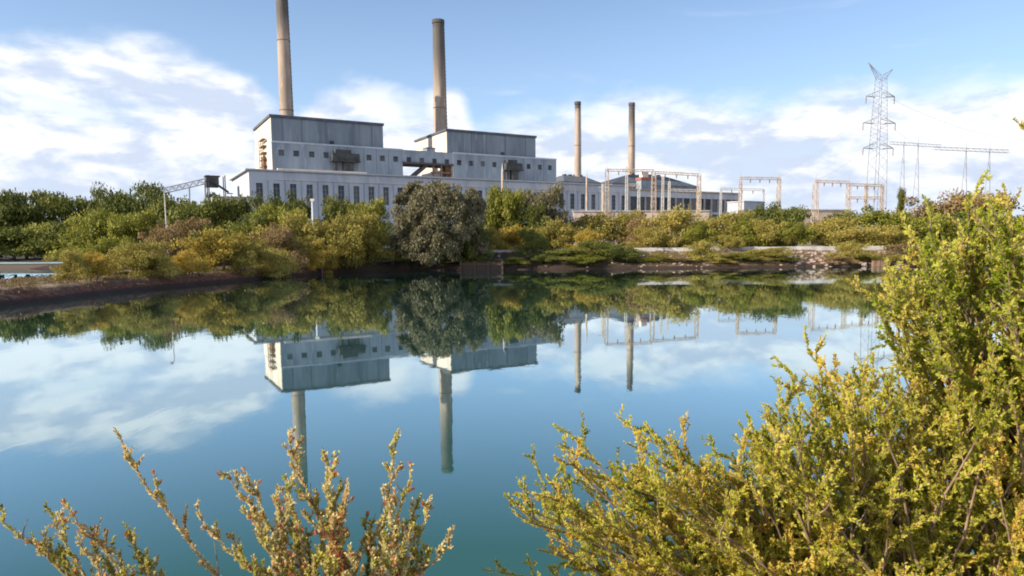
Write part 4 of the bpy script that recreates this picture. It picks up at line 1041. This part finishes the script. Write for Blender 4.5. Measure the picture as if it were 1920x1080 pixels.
# upper right shrub
out_up = [(1640, 552, 2.3), (1660, 570, 2.2), (1705, 432, 2.4), (1730, 415, 2.3), (1765, 470, 2.3), (1815, 380, 2.4), (1845, 352, 2.4), (1880, 345, 2.3), (1915, 350, 2.3), (1935, 225, 2.6), (1760, 398, 2.5), (1690, 545, 2.2), (1720, 600, 2.2), (1750, 640, 2.3), (1700, 505, 2.3), (1990, 300, 2.5), (2050, 280, 2.6)]
tips = [(A3(*o_), .2) for o_ in out_up]
xs = [1640, 1700, 1800, 1900, 2200]; ys = [560, 450, 400, 365, 330]
for k in range(60):
    x = g_.uniform(1690, 2200); y0 = np.interp(x, xs, ys) + 15; y = y0 + (800 - y0) * g_.random() ** 1.2
    if 1840 < x < 1915 and 465 < y < 520: continue
    tips.append((A3(x, y, g_.uniform(2.0, 2.8)), .25))
for k in range(34):
    x = g_.uniform(1660, 2000); tips.append((A3(x, np.interp(x, xs, ys) + g_.uniform(0, 110), g_.uniform(2.1, 2.5)), .25))
root = np.array([2.25, 2.5, 3.25])
shrub('shrub', root, tips, 'taller bright green shrub rising at the right edge of the photo', 'leaf_upper', 'bud', .0172, .0026, 13, .75, 22, gF, start=.42, tl=.24)
# centre left shrub: sparse upright sprays
ct = [(216, 803, 2.0), (372, 962, 1.9), (432, 890, 2.05), (455, 905, 2.0), (512, 930, 2.0), (548, 822, 2.0), (556, 850, 2.05), (607, 858, 2.0), (628, 868, 2.0), (545, 935, 1.95), (660, 935, 1.95), (690, 962, 2.0), (741, 815, 2.0), (770, 872, 1.95), (729, 930, 2.0), (808, 930, 2.0), (716, 1010, 1.9),
      (845, 1030, 1.9), (805, 1035, 1.95), (465, 965, 1.9), (485, 1000, 1.95), (590, 1000, 1.85), (625, 1000, 1.9), (640, 980, 1.9), (560, 1010, 1.9), (600, 1040, 1.85), (520, 1040, 1.9), (440, 1040, 1.9), (740, 1060, 1.9), (780, 1080, 1.9), (670, 1040, 1.85), (700, 1080, 1.85), (480, 1060, 1.85), (570, 930, 2.0), (640, 900, 2.05), (770, 960, 2.0), (755, 985, 1.9), (610, 1065, 1.8), (545, 1075, 1.85), (650, 1080, 1.8)]
tips = [(A3(*o_), .07) for o_ in ct]
root = np.array(A3(640, 1330, 1.95))
shrub('shrub', root, tips, 'sparse upright shrub with pale brown green twigs and red buds, bottom left of centre', 'leaf_left', 'bud', .0158, .0021, 9, .42, 23, gF, budp=.2, upright=.35, start=.45, tl=.10, thick=.0035, ratio=.50, bare=.3, redbranch=(22, 23, 21))
ct = [(8, 957, 1.9), (97, 965, 1.9), (120, 975, 1.85), (84, 1030, 1.9), (170, 1010, 1.9), (232, 1003, 1.9), (295, 1048, 1.9), (150, 1040, 1.85), (215, 1060, 1.85), (60, 1000, 1.9)]
tips = [(A3(*o_), .04) for o_ in ct]
root = np.array(A3(330, 1290, 1.9))
shrub('shrub', root, tips, 'small straggling shrub with orange tipped twigs in the bottom left corner', 'leaf_left', 'bud', .0148, .0024, 8, .4, 24, gF, budp=.2, upright=.3, start=.55, tl=.085, thick=.0035, ratio=.50, bare=.3)
